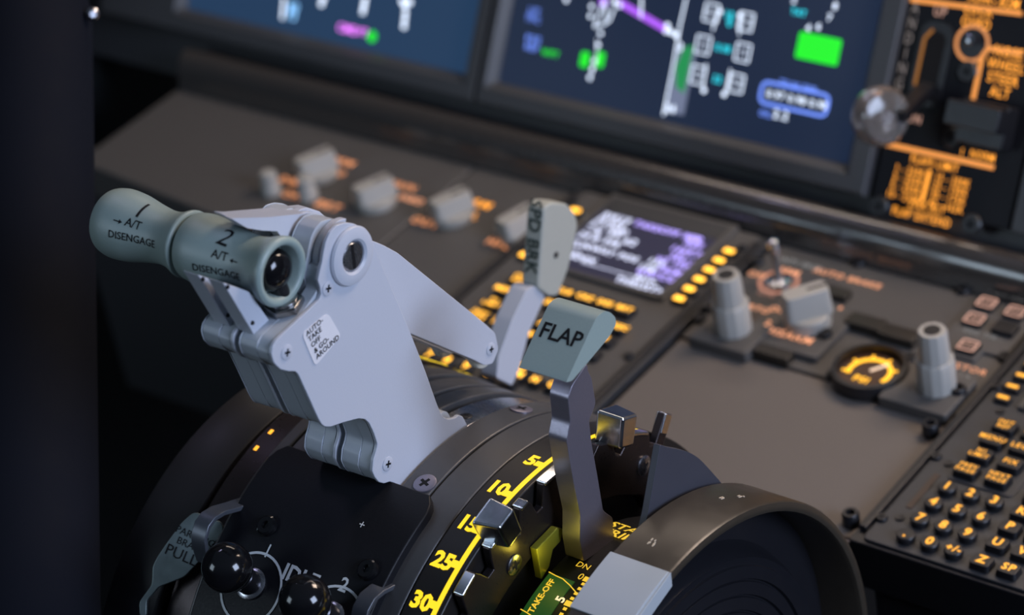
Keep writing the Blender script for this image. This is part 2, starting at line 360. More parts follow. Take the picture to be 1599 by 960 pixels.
# --- left (primary) display
s = sym(scrL, SWHITE, 'display_graphics')
s.stroke(mp([(444, -4), (441, 30)]), 0.0022, MF, HS); s.stroke(mp([(571, -4), (566, 22)]), 0.0035, MF, HS)
for p in ((505, -2), (502, 6), (632, 8), (628, 2), (633, 21), (632, 31), (631, 41), (640, 4)): s.prism(disc(*MP(*p, HS), 0.0022, 12), MF, HS, HS + .0002)
s.stroke(mp([(636, -4), (631, 43)]), 0.0012, MF, HS); s.done()
s = sym(scrL, glow('screen_sky_text', (0.25, 0.55, 0.95), 2.0), 'display_graphics'); mtext(s, '80', 0.014, 458, 12, bold=0.03); mtext(s, '73', 0.014, 455, 25, bold=0.04); s.done()
s = sym(scrL, SMAG, 'magenta_word'); mtext(s, 'CMD', 0.0125, 543, 46, bold=0.04); mtext(s, 'FT', 0.0105, 567, 51, bold=0.05); s.done()
s = sym(scrL, SGREEN, 'green_dot'); s.prism(disc(*MP(581, 57, HS), 0.0042, 14), MF, HS, HS + .0003); s.done()
s = sym(scrL, SCRSKY, 'sky_field'); s.prism(mp([(508, -8), (640, -8), (628, 42), (503, 8)]), MF, HS - .0006, HS - .0003); s.done()

# ------------------------------------------------------------------ landing gear panel
gx0, gx1 = gl, MP(1590, 300, 0.004)[0]
gp = thing('gear_control_unit', MF((gx0 + gx1) / 2, tb, 0), 'black landing gear panel with amber lit lettering right of the screens', 'control panel')
b = MB(); sa, sb_ = MP(1472, 52, .004); sc_, sd_ = MP(1436, 165, .004); slx = (sa + sc_) / 2
b.prism(rect(gx0 + .001, gx1 - 0.001, tb, 0.60, 0.003), MF, -0.01, 0.004); b.build('face_plate', BLACKP, gp, bevel=0.001)
g0 = MP(1462, 48, .004)[1]; g1 = MP(1440, 150, .004)[1]
b = MB(); b.prism(rect(slx - 0.012, slx + 0.012, g1 - .006, g0 + .006, 0.010), MF, 0.004, 0.0065); b.prism(rect(slx - 0.0075, slx + 0.0075, g1, g0, 0.007), MF, 0.0066, 0.0068, 1)
b.build('lever_slot', [BLACK, mat('void_black', (0.002, 0.002, 0.002), 0.9)], gp, bevel=0.0006)
b = MB(); b.stroke([(slx - 0.0078, g1 + .006), (slx - 0.0078, g0 - .006), (slx - 0.003, g0 + .0005)], 0.0022, MF, 0.0068); b.build('slot_light', glow('dim_amber_edge', (0.6, 0.22, 0.02), 0.5), gp)
def gtext(body, size, px, py, m=AMBT, bold=0.008, rot=0.0, align='CENTER', parent=gp):
    size *= .62
    a, t_ = MP(px, py, .0045); ca, sa = math.cos(rot), math.sin(rot)
    return MB().text(body, size, lambda u, v: MF(a + (u * ca - v * sa) * .76, t_ + u * sa + v * ca, .0045), 0, bold, align).build('lettering', m, parent, smooth=False, recalc=False)
GW = glow('grey_lit_text', (0.5, 0.42, 0.40), 0.45)
gtext('UP', 0.015, 1468, 19, glow('pale_peach_text', (0.9, 0.5, 0.38), 0.7)); gtext('DN', 0.013, 1428, 186, glow('pale_peach_text', (0.9, 0.5, 0.38), 0.7))
gtext('LOCK\nOVRD', 0.0145, 1526, 27); gtext('320K-.82M', 0.0150, 1552, 1); gtext('NOSE\nWHEEL\nSTEER\nALT', 0.0152, 1568, 114)
gtext('NORM', 0.0115, 1534, 244); gtext('I', 0.0115, 1502, 238); gtext('L\nA\nN\nD\nI\nN\nG\n\nG', 0.0175, 1414, 84, GW, bold=0.0)
gtext('FLAPS LIMIT', 0.0120, 1459, 256); gtext('230K ALT', 0.0118, 1447, 323); gtext('FLAP EXTEND', 0.0128, 1438, 339)
for i, (l, r_) in enumerate((('1 - 250K', '15 - 200K'), ('2 - 250K', '25 - 190K'), ('5 - 250K', '30 - 175K'), ('10 - 210K', '40 - 162K'))):
    gtext(l, 0.0112, 1421 - 3.5 * i, 267 + 13.5 * i); gtext(r_, 0.0112, 1487 - 3.5 * i, 282 + 13.5 * i)
b = MB(); b.stroke(mp([(1455, 266), (1443, 314)]), 0.0024, MF, .0044); b.build('placard_line', AMBT, gp)
b = MB(); b.stroke(mp([(1378, 223), (1555, 262)]), 0.0032, MF, .0044); b.stroke(mp([(1425, 0), (1599, 22)]), 0.003, MF, .0044)
b.stroke(mp([(1521, 162), (1537, 88), (1546, 76), (1600, 84)]), 0.003, MF, .0044); b.build('lit_border', glow('amber_border', (1.0, 0.36, 0.07), 1.0), gp)
# lock override switch
a, t_ = MP(1518, 68, .0045); ls = MB(); ls.stroke([(a + 0.0112 * math.cos(k * PI / 16), t_ + 0.0112 * math.sin(k * PI / 16)) for k in range(33)], 0.0024, MF, .0044)
ring = ls.build('switch_ring', glow('orange_ring', (1.0, 0.38, 0.12), 0.75), gp)
sw_ = MB().lathe([(0, 0), (0.0095, 0), (0.0093, .0008), (0, .001)], MF(a, t_, .004), MN, 24).build('switch', BLACK, gp)
MB().lathe([(0.0026, .001), (0.0026, .006), (0.0034, .010), (0, .012)], MF(a + .002, t_ + .002, .004), MN, 20).build('toggle', CHROME, sw_)
# nose wheel steering guard
a, t_ = MP(1545, 215, .004); b = MB()
b.prism(rect(a - 0.017, a + 0.017, t_ - 0.006, t_ + 0.022, 0.002), MF, 0.004, 0.020); b.prism(rect(a - 0.020, a + 0.018, t_ + 0.004, t_ + 0.020, 0.002), MF, 0.020, 0.034)
b.build('switch_guard', BLACK, gp, bevel=0.001)
for p in ((1512, 112), (1488, 215), (1374, 322), (1518, 350)): screw(gp, MF(*MP(*p, .004), .004), MN, 0.007, BLACK, 0.0025)
# gear lever: arm and clear wheel-shaped knob
a, t_ = MP(1440, 150, .01); kn = MP(1375, 181, 0.055)
arm = MB(); P0 = MF(slx, g1 + 0.008, 0.0); P1 = MF(kn[0] + 0.012, kn[1] + 0.002, 0.055)
gv = thing('landing_gear_lever', P0, 'gear lever with round clear acrylic knob, standing in the slot marked UP and DN', 'lever')
arm.bar([P0, P0.lerp(P1, 0.5), P1], 0.010, 0.008, MU.cross(P1 - P0)); arm.build('arm', BLACK, gv, bevel=0.001)
ax = (P1 - P0).normalized()
kc = MF(kn[0], kn[1], 0.055)
kax = (ray(1383, 182) * -0.75 + EX * 0.75).normalized()
MB().lathe([(0, -.0100), (.011, -.0100), (.0160, -.0085), (.0192, -.0040), (.0197, 0), (.0192, .0040), (.0160, .0085), (.011, .0100), (0, .0100)], kc, kax, 40).build('knob', GLASS, gv)
MB().lathe([(0, -.008), (.004, -.008), (.004, .008), (0, .008)], kc, kax, 20).build('hub', STEEL, gv)
# unit right of the gear panel
b = MB(); b.prism(rect(gx1 + .001, 0.60, tb, 0.60, 0.003), MF, -0.01, 0.006); o = b.build('right_panel_plate', DPANEL, pnl, bevel=0.001)

# ================================================================== lower left panel with rotary knobs
lp = thing('lower_panel', (-0.4, 0.14, 0), 'dark grey lower panel with four pale pointer knobs, left under the ledge', 'control panel')
SEAMX = -0.300
b = MB(); b.prism(rp([(-0.600, 0.118), (SEAMX - .001, 0.088), (SEAMX - .001, 0.232), (-0.600, 0.232)], 0.003), ZF, -0.03, 0.0); b.build('face_plate', PANEL, lp, bevel=0.003)
b = MB(); b.prism(rp([(SEAMX + .001, 0.088), (-0.209, 0.076), (-0.209, 0.232), (SEAMX + .001, 0.232)], 0.003), ZF, -0.03, 0.0); b.build('face_plate', PANEL, lp, bevel=0.003)
b = MB(); b.box(ZF, -0.595, -0.209, 0.10, 0.23, -0.20, -0.03); b.build('housing', DPANEL, lp)
def pointer_knob(parent, x, y, ang, r=0.0125, h=0.017, z=0.0, name='pointer_knob'):
    b = MB(); b.lathe([(0, 0), (r, 0), (r, h * 0.30), (r * .93, h * .36), (0, h * 0.36)], (x, y, z), EZ, 28)
    ca, sa = math.cos(ang), math.sin(ang); F = lambda a, c, hh: Vector((x + a * ca - c * sa, y + a * sa + c * ca, z + hh))
    b.taper(rect(-r * 1.02, r * 1.05, -r * .62, r * .62, r * .3), rect(-r * .95, r * .98, -r * .42, r * .42, r * .25), F, h * .33, h)
    k = b.build(name, KNOB, parent, bevel=0.0008)
    MB().box(F, r * .1, r * .95, -r * .06, r * .06, h, h + .0002).build('index_line', INK, k); return k
for px, py, an in ((497, 275, 1.15), (588, 318, 1.15), (708, 340, 1.15), (812, 368, 1.3)):
    p = ZP(px, py); pointer_knob(lp, p.x, p.y, an, r=.0150, h=.0185)
for px, py in ((425, 300), (482, 308)):
    p = ZP(px, py); MB().lathe([(0, 0), (.0075, 0), (.0075, .006), (.0062, .008), (.0062, .016), (.005, .0175), (0, .0175)], p, EZ, 24).build('round_knob', KNOB, lp)
def ztext(parent, body, size, px, py, m, z=0.0, bold=0.02, name='lettering', rot=0.0):
    size *= .86
    p = ZP(px, py, z); u = (math.cos(rot), math.sin(rot), 0); v = (-math.sin(rot), math.cos(rot), 0)
    return put(parent, body, size, p, u, v, m, name, bold)
PCH = glow('orange_peach_text', (1.0, 0.38, 0.16), 1.1)
ztext(lp, 'DIM', 0.011, 452, 283, PCH); ztext(lp, 'OFF', 0.012, 458, 306, PCH); ztext(lp, 'BRT', 0.013, 512, 322, PCH)
ztext(lp, 'NORM', 0.011, 528, 251, PCH); ztext(lp, 'PFD', 0.010, 525, 270, PCH); ztext(lp, 'MAIN', 0.011, 627, 290, PCH); ztext(lp, 'INBD', 0.010, 642, 312, PEACH)
ztext(lp, 'NORM', 0.013, 735, 315, AMBT); ztext(lp, 'FL', 0.012, 737, 337, AMBT); ztext(lp, 'OUT', 0.012, 664, 348, PCH); ztext(lp, 'NO', 0.010, 832, 341, PCH); ztext(lp, 'HPL', 0.012, 778, 381, PCH)

# ================================================================== blank panel between the keypads
bp_ = thing('blank_panel', (0.06, 0.03, 0), 'plain brown-grey panel between keypad and the lever quadrant', 'panel')
b = MB(); b.prism([(-.042, -.048), (.125, -.048), (.125, -.010), (.1585, -.010), (.1585, .1145), (-.042, .1145)], ZF, -.02, 0); b.build('face_plate', BROWN, bp_, bevel=0.001)
MB().box(ZF, .1255, .1600, -.0125, -.0105, -.30, -.001).build('front_skirt', mat('violet_grey_cover', (.10, .095, .12), .6), bp_)
b = MB(); b.box(ZF, 0.170, 0.1585, -0.018, -0.046, -0.03, -0.003); 
for p in ((1342, 822), (1473, 684)):
    q = ZP(*p); MB().lathe([(0, 0), (.0052, 0), (.0052, .008), (.0045, .009), (.0028, .009), (.0028, .0065), (0, .0065)], (min(q.x, 0.153), q.y, 0), EZ, 24).build('fastener', BLACK, bp_)

# ================================================================== centre panel with gauge and knobs
cp = thing('brake_panel', (0.06, 0.18, 0), 'grey panel with lit pressure gauge and ribbed knobs above the blank panel', 'control panel')
b = MB(); b.prism(rect(-0.042, 0.158, 0.1155, 0.231, 0.002), ZF, -0.02, 0.0015); b.build('face_plate', PANEL, cp, bevel=0.001)
def coax(px, py, k=1.0):
    p = ZP(px, py, 0.008); b = MB(); z0 = 0.008
    def flute(prof):
        n = 48; vs = []; fs = []
        for r, h in prof:
            for i in range(n):
                t = 2 * PI * i / n; rr = r * (1 - 0.035 * (i % 4 < 2)); vs.append((p.x + rr * math.cos(t), p.y + rr * math.sin(t), z0 + h))
        for j in range(len(prof) - 1):
            for i in range(n): fs.append((j * n + i, j * n + (i + 1) % n, (j + 1) * n + (i + 1) % n, (j + 1) * n + i))
        fs.append(tuple(range(n))); fs.append(tuple((len(prof) - 1) * n + i for i in range(n))); b.add(vs, fs)
    flute([(.0122, 0), (.0122, .020), (.0112, .0215)])
    flute([(.0100, .0215), (.0092, .040), (.0084, .042)])
    k = b.build('brightness_knob', KNOB, cp)
    MB().lathe([(0, .042), (.0052, .042), (.0052, .0424), (0, .0424)], (p.x, p.y, z0), EZ, 24).build('knob_cap', BLACK, k)
    return p
pk1 = ZP(1145, 513, .008); pk2 = ZP(1463, 603, .008)
for px, py, w1, w2, d1, d2 in ((1145, 513, .022, .022, .020, .012), (1463, 603, .028, .019, .024, .016)):
    p = ZP(px, py, .008); x1 = min(p.x + w2, .1575)
    MB().prism(rect(max(p.x - w1, -.0415), x1, p.y - d1, p.y + d2, .002), ZF, 0.0, 0.008).build('knob_base', PANEL, cp, bevel=0.001)
    coax(px, py)
q = ZP(1518, 632); MB().lathe([(0, 0), (.0052, 0), (.0052, .009), (.0045, .010), (.0028, .010), (.0028, .0075), (0, .0075)], (.1520, q.y, .001), EZ, 24).build('fastener', BLACK, cp)
# autobrake selector
p = ZP(1262, 505, .006)
MB().prism(rect(p.x - .033, p.x + .024, p.y - .030, p.y + .022, .003), ZF, 0.0, 0.006).build('raised_plate', PANEL, cp, bevel=0.001)
pointer_knob(cp, p.x, p.y, 0.9, r=0.0152, h=0.026, z=0.006, name='selector_knob')
ztext(cp, 'AUTO BRAKE', 0.0085, 1323, 435, PEACH, .002); ztext(cp, 'RTO', 0.0085, 1185, 483, PEACH, .0065); ztext(cp, 'OFF', 0.0085, 1218, 485, PEACH, .0065)
ztext(cp, '1', 0.0095, 1310, 484, PEACH, .002, .06); ztext(cp, 'MAX', 0.0085, 1303, 509, PEACH, .002); ztext(cp, 'DISARM', 0.0105, 1231, 524, PEACH, .0065); ztext(cp, '2', 0.009, 1199, 505, PEACH, .0065)
ztext(cp, 'ANTI SKID', 0.0075, 1247, 412, WLIT, .002); ztext(cp, 'OFF', 0.0085, 1183, 430, PEACH, .002); ztext(cp, 'ARM', 0.0085, 1232, 424, PEACH, .002); ztext(cp, 'ON', 0.0085, 1196, 459, glow('faint_peach', (0.8, 0.4, 0.3), 0.5), .002)
# toggle switch with glowing ring
p = ZP(1216, 440, .0016); rg = MB(); rg.stroke([(p.x + .0125 * math.cos(k * PI / 16), p.y + .0125 * math.sin(k * PI / 16)) for k in range(33)], .0026, ZF, .0016)
rg.build('switch_ring', glow('peach_ring', (1.0, 0.42, 0.28), 0.55), cp)
b = MB(); b.lathe([(0, 0), (.0095, 0), (.0090, .002), (.004, .003), (.0025, .008), (.003, .018), (.0045, .026), (.0035, .031), (0, .033)], p, (-.05, .05, 1), 28); b.build('toggle_switch', CHROME, cp)
# square lamp windows / caps
DARKCAP = mat('dark_lamp_cap', (0.022, 0.018, 0.014), 0.35)
for px, py, w_, d_, h_ in ((1300, 452, .024, .010, .006), (1207, 548, .026, .009, .007)):
    p = ZP(px, py, h_); MB().prism(rect(p.x - w_ / 2, p.x + w_ / 2, p.y - d_ / 2, p.y + d_ / 2, .001), ZF, 0, h_).build('lamp_cap', DARKCAP, cp, bevel=0.0006)
# gauge
p = ZP(1358, 572, .010); gc = (p.x, p.y)
gg = MB().lathe([(0, 0), (.024, 0), (.0245, .006), (.0235, .0095), (.0205, .0100), (.0200, .0045), (0, .0045)], (gc[0], gc[1], 0.001), EZ, 44).build('pressure_gauge', BLACK, cp)
MB().lathe([(0, .0056), (.0195, .0056), (.0195, .0060), (0, .0060)], (*gc, 0), EZ, 40).build('gauge_face', mat('brown_dial', (0.075, 0.035, 0.018), 0.4), gg)
b = MB(); R_ = .0132
b.stroke([(gc[0] + R_ * math.cos(t), gc[1] - .001 + R_ * math.sin(t)) for t in [math.radians(-25 + 230 * i / 30) for i in range(31)]], .0030, ZF, .0062)
for i in range(6):
    t = math.radians(-15 + 42 * i); b.stroke([(gc[0] + r * math.cos(t), gc[1] - .001 + r * math.sin(t)) for r in (.012, .0175)], .0016, ZF, .0062)
b.text('PSI', .0075, flat((gc[0] - .001, gc[1] - .0095, .0063), EX, EY), 0, .03)
b.build('gauge_scale', glow('gauge_amber', (1.0, 0.47, 0.02), 2.0), gg)
b = MB(); b.stroke([(gc[0], gc[1]), (gc[0] + .007, gc[1] + .010)], .0020, ZF, .0066); b.build('gauge_needle', glow('needle_white', (1, .7, .5), 1.3), gg)
for px, py in ((1378, 515), (1340, 505)): pass
p = ZP(1350, 505, .006)
for i in range(2):
    q = ZP(1352 + 52 * i, 500 + 18 * i, .008); MB().prism(rect(q.x - .0125, q.x + .0125, q.y - .006, q.y + .006, .001), ZF, 0, .008).build('lamp_cap', DARKCAP, cp, bevel=0.0006)
MB().prism(rect(gc[0] - .02, gc[0] + .034, gc[1] + .010, gc[1] + .026, .001), ZF, .0012, .0022).build('recess_plate', BLACK, cp)
# button group plate, top right
q0 = ZP(1545, 570, .004); q1 = ZP(1480, 520, .004)
b = MB(); b.prism(rp([(0.112, 0.166), (0.143, 0.166), (0.143, 0.1765), (0.1575, 0.1765), (0.1575, 0.222), (0.112, 0.222)], .002), ZF, 0, .004); b.build('button_plate', PANEL, cp, bevel=0.0008)
for px, py, tt in ((1541, 472, 'SPD'), (1586, 486, 'MFD'), (1522, 497, 'ENG'), (1512, 539, 'SYS')):
    q = ZP(px, py, .007)
    if q.x > .150: q.x = .150
    k = MB().prism(rect(q.x - .0068, q.x + .0068, q.y - .006, q.y + .006, .0015), ZF, .004, .0070).build('square_button', BLACK, cp, bevel=0.0006)
    e = MB(); rr = rect(q.x - .0055, q.x + .0055, q.y - .0048, q.y + .0048, .0012); e.stroke(rr + [rr[0]], .0008, ZF, .0071); e.text(tt, .0058, flat((q.x, q.y, .0072), EX, EY)); e.build('lit_legend', glow('pale_legend', (1.0, 0.55, 0.42), 0.9), k)
q = ZP(1570, 511, .007); MB().prism(rect(q.x - .0075, min(q.x + .0075, .1570), q.y - .006, q.y + .006, .001), ZF, .004, .008).build('square_button', BLACK, cp, bevel=0.0006)
ztext(cp, '- NAV SRC -', 0.0055, 1576, 463, WLIT, .0045, 0); ztext(cp, '- ENG TFR -', 0.0060, 1530, 522, WLIT, .0045, 0)
ztext(cp, 'RVSTOR', 0.0090, 1504, 574, PEACH, .002, .0); ztext(cp, '1 / 2', 0.0070, 1498, 588, WLIT, .002)
for px, py in ((1095, 500), (1110, 482), (1290, 532), (1340, 412), (1504, 455), (1422, 562), (1303, 585), (1570, 560), (1183, 410)):
    q = ZP(px, py, .0015); screw(cp, (q.x, q.y, .0015 if px != 1290 else .006), EZ, .0048, BLACK, .003)

# ================================================================== control display units
def key(parent, x, y, z, w_, d_, txt, ts, round_=False, m=AMB, h=.0045, name='key'):
    b = MB()
    if round_: b.lathe([(0, 0), (w_, 0), (w_, h * .8), (w_ * .88, h), (0, h)], (x, y, z), EZ, 24)
    else: b.taper(rect(x - w_, x + w_, y - d_, y + d_, min(w_, d_) * .5), rect(x - w_ * .88, x + w_ * .88, y - d_ * .85, y + d_ * .85, min(w_, d_) * .45), ZF, z, z + h)
    k = b.build(name, BLACK, parent, bevel=0.0004)
    if txt: MB().text(txt, ts, flat((x, y, z + h + .0002), EX, EY), 0, .012 if ts < .0060 else .03).build('key_legend', m, k, smooth=False, recalc=False)
    return k
def cdu(dx, dy, label, near):
    TS = .80 if near else .88
    t = thing('control_display_unit', (0.245 + dx, -0.015 + dy, 0), label, 'keypad')
    x0, x1, y0, y1 = 0.1605 + dx, 0.321 + dx, -0.0150 + dy, 0.231
    Z = .006
    b = MB(); b.prism(rect(x0, x1, y0, y1, .003), ZF, -0.03, Z - .002); b.build('body', BLACK if near else DPANEL, t, bevel=.001)
    b = MB(); b.prism(rect(x0 + .008, x1 - .006, y0 + .0025, y1 - .002, .004), ZF, Z - .002, Z); b.build('face_plate', DPANEL if near else PANEL, t, bevel=.0008)
    if near:
        b = MB(); b.box(ZF, x0 + .012, x1, y0 + .004, y0 + .20, -.16, -.03); b.build('housing', BLACK, t)
    for s_ in (0, 1):
        xr_ = x0 + .004 if s_ == 0 else x1 - .004
        MB().box(ZF, xr_ - .0025, xr_ + .0025, y0 + .01, y1 - .01, Z - .002, Z + .0015).build('side_rail', BLACK, t, bevel=.0008)
        for yy in (y0 + .022, y0 + .085, y0 + .16, y1 - .02): screw(t, (xr_ + (.006 if s_ == 0 else -.006), yy, Z), EZ, .0035, BLACK, .002)
    # screen with deep surround
    u0, u1, v0, v1 = 0.1955 + dx, 0.2925 + dx, 0.134 + dy, 0.2055 + dy
    if True:
        b = MB()
        for a0, a1, c0, c1 in ((u0 - .004, u0, v0 - .004, v1 + .018), (u1, u1 + .004, v0 - .004, v1 + .018), (u0, u1, v0 - .004, v0), (u0, u1, v1 + .014, v1 + .018)): b.box(ZF, a0, a1, c0, c1, Z - .001, Z + .003)
        b.build('screen_surround', PANEL, t, bevel=.001)
        b = MB(); b.prism([(u0, v1), (u1, v1), (u1, v1 + .014), (u0, v1 + .014)], lambda a, c, h: Vector((a, c, h + (c - v1) * .15)), Z, Z + .0008); b.build('screen_hood', DPANEL, t)
        scn = MB().prism(rect(u0, u1, v0, v1, .001), ZF, Z, Z + .0006).build('screen', CSCR, t)
        zt = Z + .0008
        def row(v, body, u, m_, al='LEFT', sz=.0078): m_.text(body, sz, lambda a, c: Vector((u0 + u + a, v0 + v + c, zt)), 0, .03, al)
        a = MB(); c = MB()
        row(.0665, ' RW19', .001, a); row(.060, 'FLAPS', .003, a); row(.0535, '5 / 1000', .002, a); row(.047, '--%  FT', .003, a, sz=.008); row(.0395, '24.0', .002, a)
        row(.0395, '/ 24K', .017, a); row(.0455, '62', .036, a, sz=.009)
        row(.029, 'RUNWAY POS', .0015, a); row(.022, '-----', .001, a, sz=.008); row(.016, '<INDEX', .001, a)
        row(.0125, '-------------------------', .024, a, sz=.006)
        row(.032, '155', .078, a, 'RIGHT'); row(.024, '158', .076, a, 'RIGHT'); row(.012, 'N1>', .084, a, 'RIGHT'); row(.005, 'THRUST>', .095, a, 'RIGHT')
        row(.0665, 'TAKEOFF REF', .030, c); row(.0665, '1/2', .074, c); row(.060, 'REF', .090, c, 'RIGHT'); row(.051, '146KT', .095, c, 'RIGHT'); row(.043, 'SEL--', .095, c, 'RIGHT'); row(.036, 'V2 150', .095, c, 'RIGHT'); row(.027, 'TRIM', .095, c, 'RIGHT'); row(.019, 'GW/CG', .095, c, 'RIGHT')
        a.build('white_text', SWH2, scn, smooth=False, recalc=False); c.build('violet_text', SVIO, scn, smooth=False, recalc=False)
    # line select keys
    for i in range(6):
        y = .1345 + dy + .0120 * i
        for x in (.180, .307):
            k = key(t, x + dx, y, Z, .0058, .0040, None, 0, h=.0030, name='line_select_key')
            b = MB().prism(rect(x + dx - .0038, x + dx + .0038, y - .0012 if near else y - .0022, y + .0012 if near else y + .0022, .0010), ZF, Z + .0031, Z + .0034)
            b.build('key_bar', AMBH if not near else AMB, k)
            if not near and x < .2: MB().box(ZF, x + dx + .007, x + dx + .0145, y - .0006, y + .0006, Z, Z + .0003).build('index_line', WLIT, t)
    if near:
        MB().prism(rect(.1855 + dx, .228 + dx, .0545 + dy, .119 + dy, .004), ZF, Z, Z + .001).build('function_key_plate', DPANEL, t, bevel=.0006)
        MB().box(ZF, .1775 + dx, .1812 + dx, .022 + dy, .056 + dy, Z, Z + .0006).build('slot_light', mat('amber_tinted_slot', (0.05, 0.03, 0.02), .4), t)
        for x, y in ((.1805, .0675), (.1795, .0120), (.1835, .1245)):
            MB().lathe([(0, 0), (.0028, 0), (.0028, .001), (.0016, .001), (0, .0004)], (x + dx, y + dy, Z), EZ, 20).build('screw', BLACK, t)
        MB().lathe([(0, 0), (.0052, 0), (.005, .001), (0, .001)], (.208 + dx, .1245 + dy, Z), EZ, 28).build('sensor_window', GLOSS, t)
    rows = [[('INIT\nREF', .1953, .1085), ('RTE', .2143, .1085)], [('MENU', .1953, .0938), ('LEGS', .2143, .0938)], [('N1\nLIMIT', .1953, .0785), ('FIX', .2150, .0785)], [('PREV\nPAGE', .1950, .0630), ('NEXT\nPAGE', .2152, .0630)]]
    zk = Z + (.001 if near else 0); ms = AMBH if not near else AMB
    for r in rows:
        for tx, x, y in r: key(t, x + dx, y + dy, zk, .0078, .0060, tx, TS * (.0058 if '\n' in tx else .0070), m=ms)
    if not near:
        for tx, x in (('CLB', .2335), ('CRZ', .2505), ('DES', .2670), ('BRT', .2825)): key(t, x + dx - .001, .1085 + dy, zk, .0072, .0060, tx, .0070 * TS, m=ms)
        for tx, x, y in (('DEP', .2335, .0938), ('HOLD', .2520, .0938), ('PROG', .2700, .0938), ('EXEC', .2890, .0900), ('E', .2895, .0760), ('J', .2895, .0600), ('C', .2600, .0760), ('D', .2740, .0760), ('H', .2600, .0610), ('I', .2740, .0610)): key(t, x + dx, y + dy, zk, .0060, .0055, tx, .0070 * TS, m=ms)
        for tx, x in (('M', .2610), ('N', .2735), ('O', .2870)): key(t, x + dx, .0200 + dy, zk, .0052, .0050, tx, .0075, m=ms)
    for j, r in enumerate((('1', '2', '3'), ('4', '5', '6'), ('7', '8', '9'), ('.', '0', '+/-'))):
        for i, tx in enumerate(r): key(t, .1922 + .0153 * i + dx, .0447 - .01585 * j + dy, Z, .0056, 0, tx, .0088 if len(tx) < 2 else .0070, True, m=ms)
    alpha = [('K', .2412, .0428), ('P', .2415, .0282), ('U', .2418, .0128), ('V', .2580, .0120), ('Z', .2413, -.0042), ('SP', .2577, -.0037), ('L', .2575, .0430), ('Q', .2577, .0282), ('F', .2412, .0580), ('A', .2412, .0730)]
    for tx, x, y in alpha: key(t, x + dx, y + dy, Z, .0066, .0056, tx, .0085 if len(tx) < 2 else .0075, m=ms)
    return t
cdu(0, 0, 'black keypad unit with amber number keys at the right edge', True)
cdu(-.367, .007, 'keypad unit with a lit text screen behind the flap lever', False)

# ================================================================== throttle quadrant
SPACE = 1.0
tq = thing('throttle_quadrant', (0.06, QC[0], -0.15), 'arched grey and black lever quadrant with slots between the two trim wheels', 'quadrant')
b = MB(); b.arc(-.062, .1070, .060, .140, -4, 184); b.build('inner_housing', BLACK, tq)
def band(x0, x1, r, m, name='arc_band', a0=-4, a1=184, r0=.138, bev=.0012): 
    b = MB(); b.arc(x0, x1, r0, r, a0, a1); return b.build(name, m, tq, bevel=bev)
band(-.044, -.036, .1540, ARC); band(-.034, -.0195, .1548, ARC); band(-.0165, -.0005, .1535, ARC)
band(.002, .0155, .1530, ARC)
band(.042, .0600, .1550, ARC); band(.0610, .0825, .1548, ARC); band(.0830, .1060, .1550, mat('black_scale_plate', (0.012, 0.010, 0.009), 0.42, noise=.1))
# polished track beside the second thrust lever
b = MB(); b.arc(.020, .0385, .138, .1515, -4, 84); b.build('polished_track', STEEL, tq, bevel=.0008)
for a in (74,): screw(tq, AF(.030, a, .1512), AF(.030, a, 1) - AF(.030, a, 0), .0035, BLACK, .0008)
b = MB(); b.arc(.0185, .0405, .138, .147, -4, 184); b.build('lever_slot', BLACK, tq)
# left lit speed brake legend
b = MB()
b.arc(-.0640, -.0460, .138, .1560, -4, 70); b.arc(-.0640, -.0460, .130, .1480, 70, 184); b.build('speed_scale_plate', DMETAL, tq, bevel=.001)
def arc_text(body, size, x, ang, r, m, bold=.03, along=False, parent=tq, name='lettering', align='CENTER'):
    k = 180 / PI / r
    if along: fn = lambda u, v: AF(x - v, ang - u * k, r)
    else: fn = lambda u, v: AF(x + u, ang - v * k, r)
    return MB().text(body, size, fn, 0, bold, align).build(name, m, parent, smooth=False, recalc=False)
b = MB(); b.arc(-.0640, -.0470, .1561, .1564, 43.2, 45.6, n=2); b.arc(-.0625, -.0575, .1561, .1564, 36, 38, n=2); b.build('speed_scale_line', YEL, tq)
arc_text('ARMED', .0078, -.0520, 49.5, .1563, YEL); arc_text('DOWN', .0070, -.0500, 39, .1563, YEL, .02)
for a in (92, 97): MB().arc(-.0600, -.0580, .1480, .1484, a + 4, a + 5.2, n=2).build('scale_mark', AMB, tq)
# flap scale
b = MB(); b.arc(.1003, .1030, .1549, .1553, 52, 180)
for a in (83.8, 93.9, 103.8, 111.7, 120.3): b.arc(.0965, .1010, .1549, .1553, a - .75, a + .75, n=6)
b.build('flap_scale_line', YEL, tq)
for tx, a in (('5', 83.6), ('10', 93.4), ('15', 103.2), ('25', 112.0), ('30', 120.6), ('40', 129)):
    arc_text(tx, .0122, .0918 if len(tx) > 1 else .0935, a, .1553, YEL, .045, name='scale_number')
arc_text('UP', .010, .093, 55, .1553, YEL, .03, name='scale_number')
for x, a in ((.0505, 66), (.0535, 98.0), (.0515, 131)):
    c = AF(x, a, .1551); screw(tq, c, c - AF(x, a, 0), .0062, LEVERM, .0010)
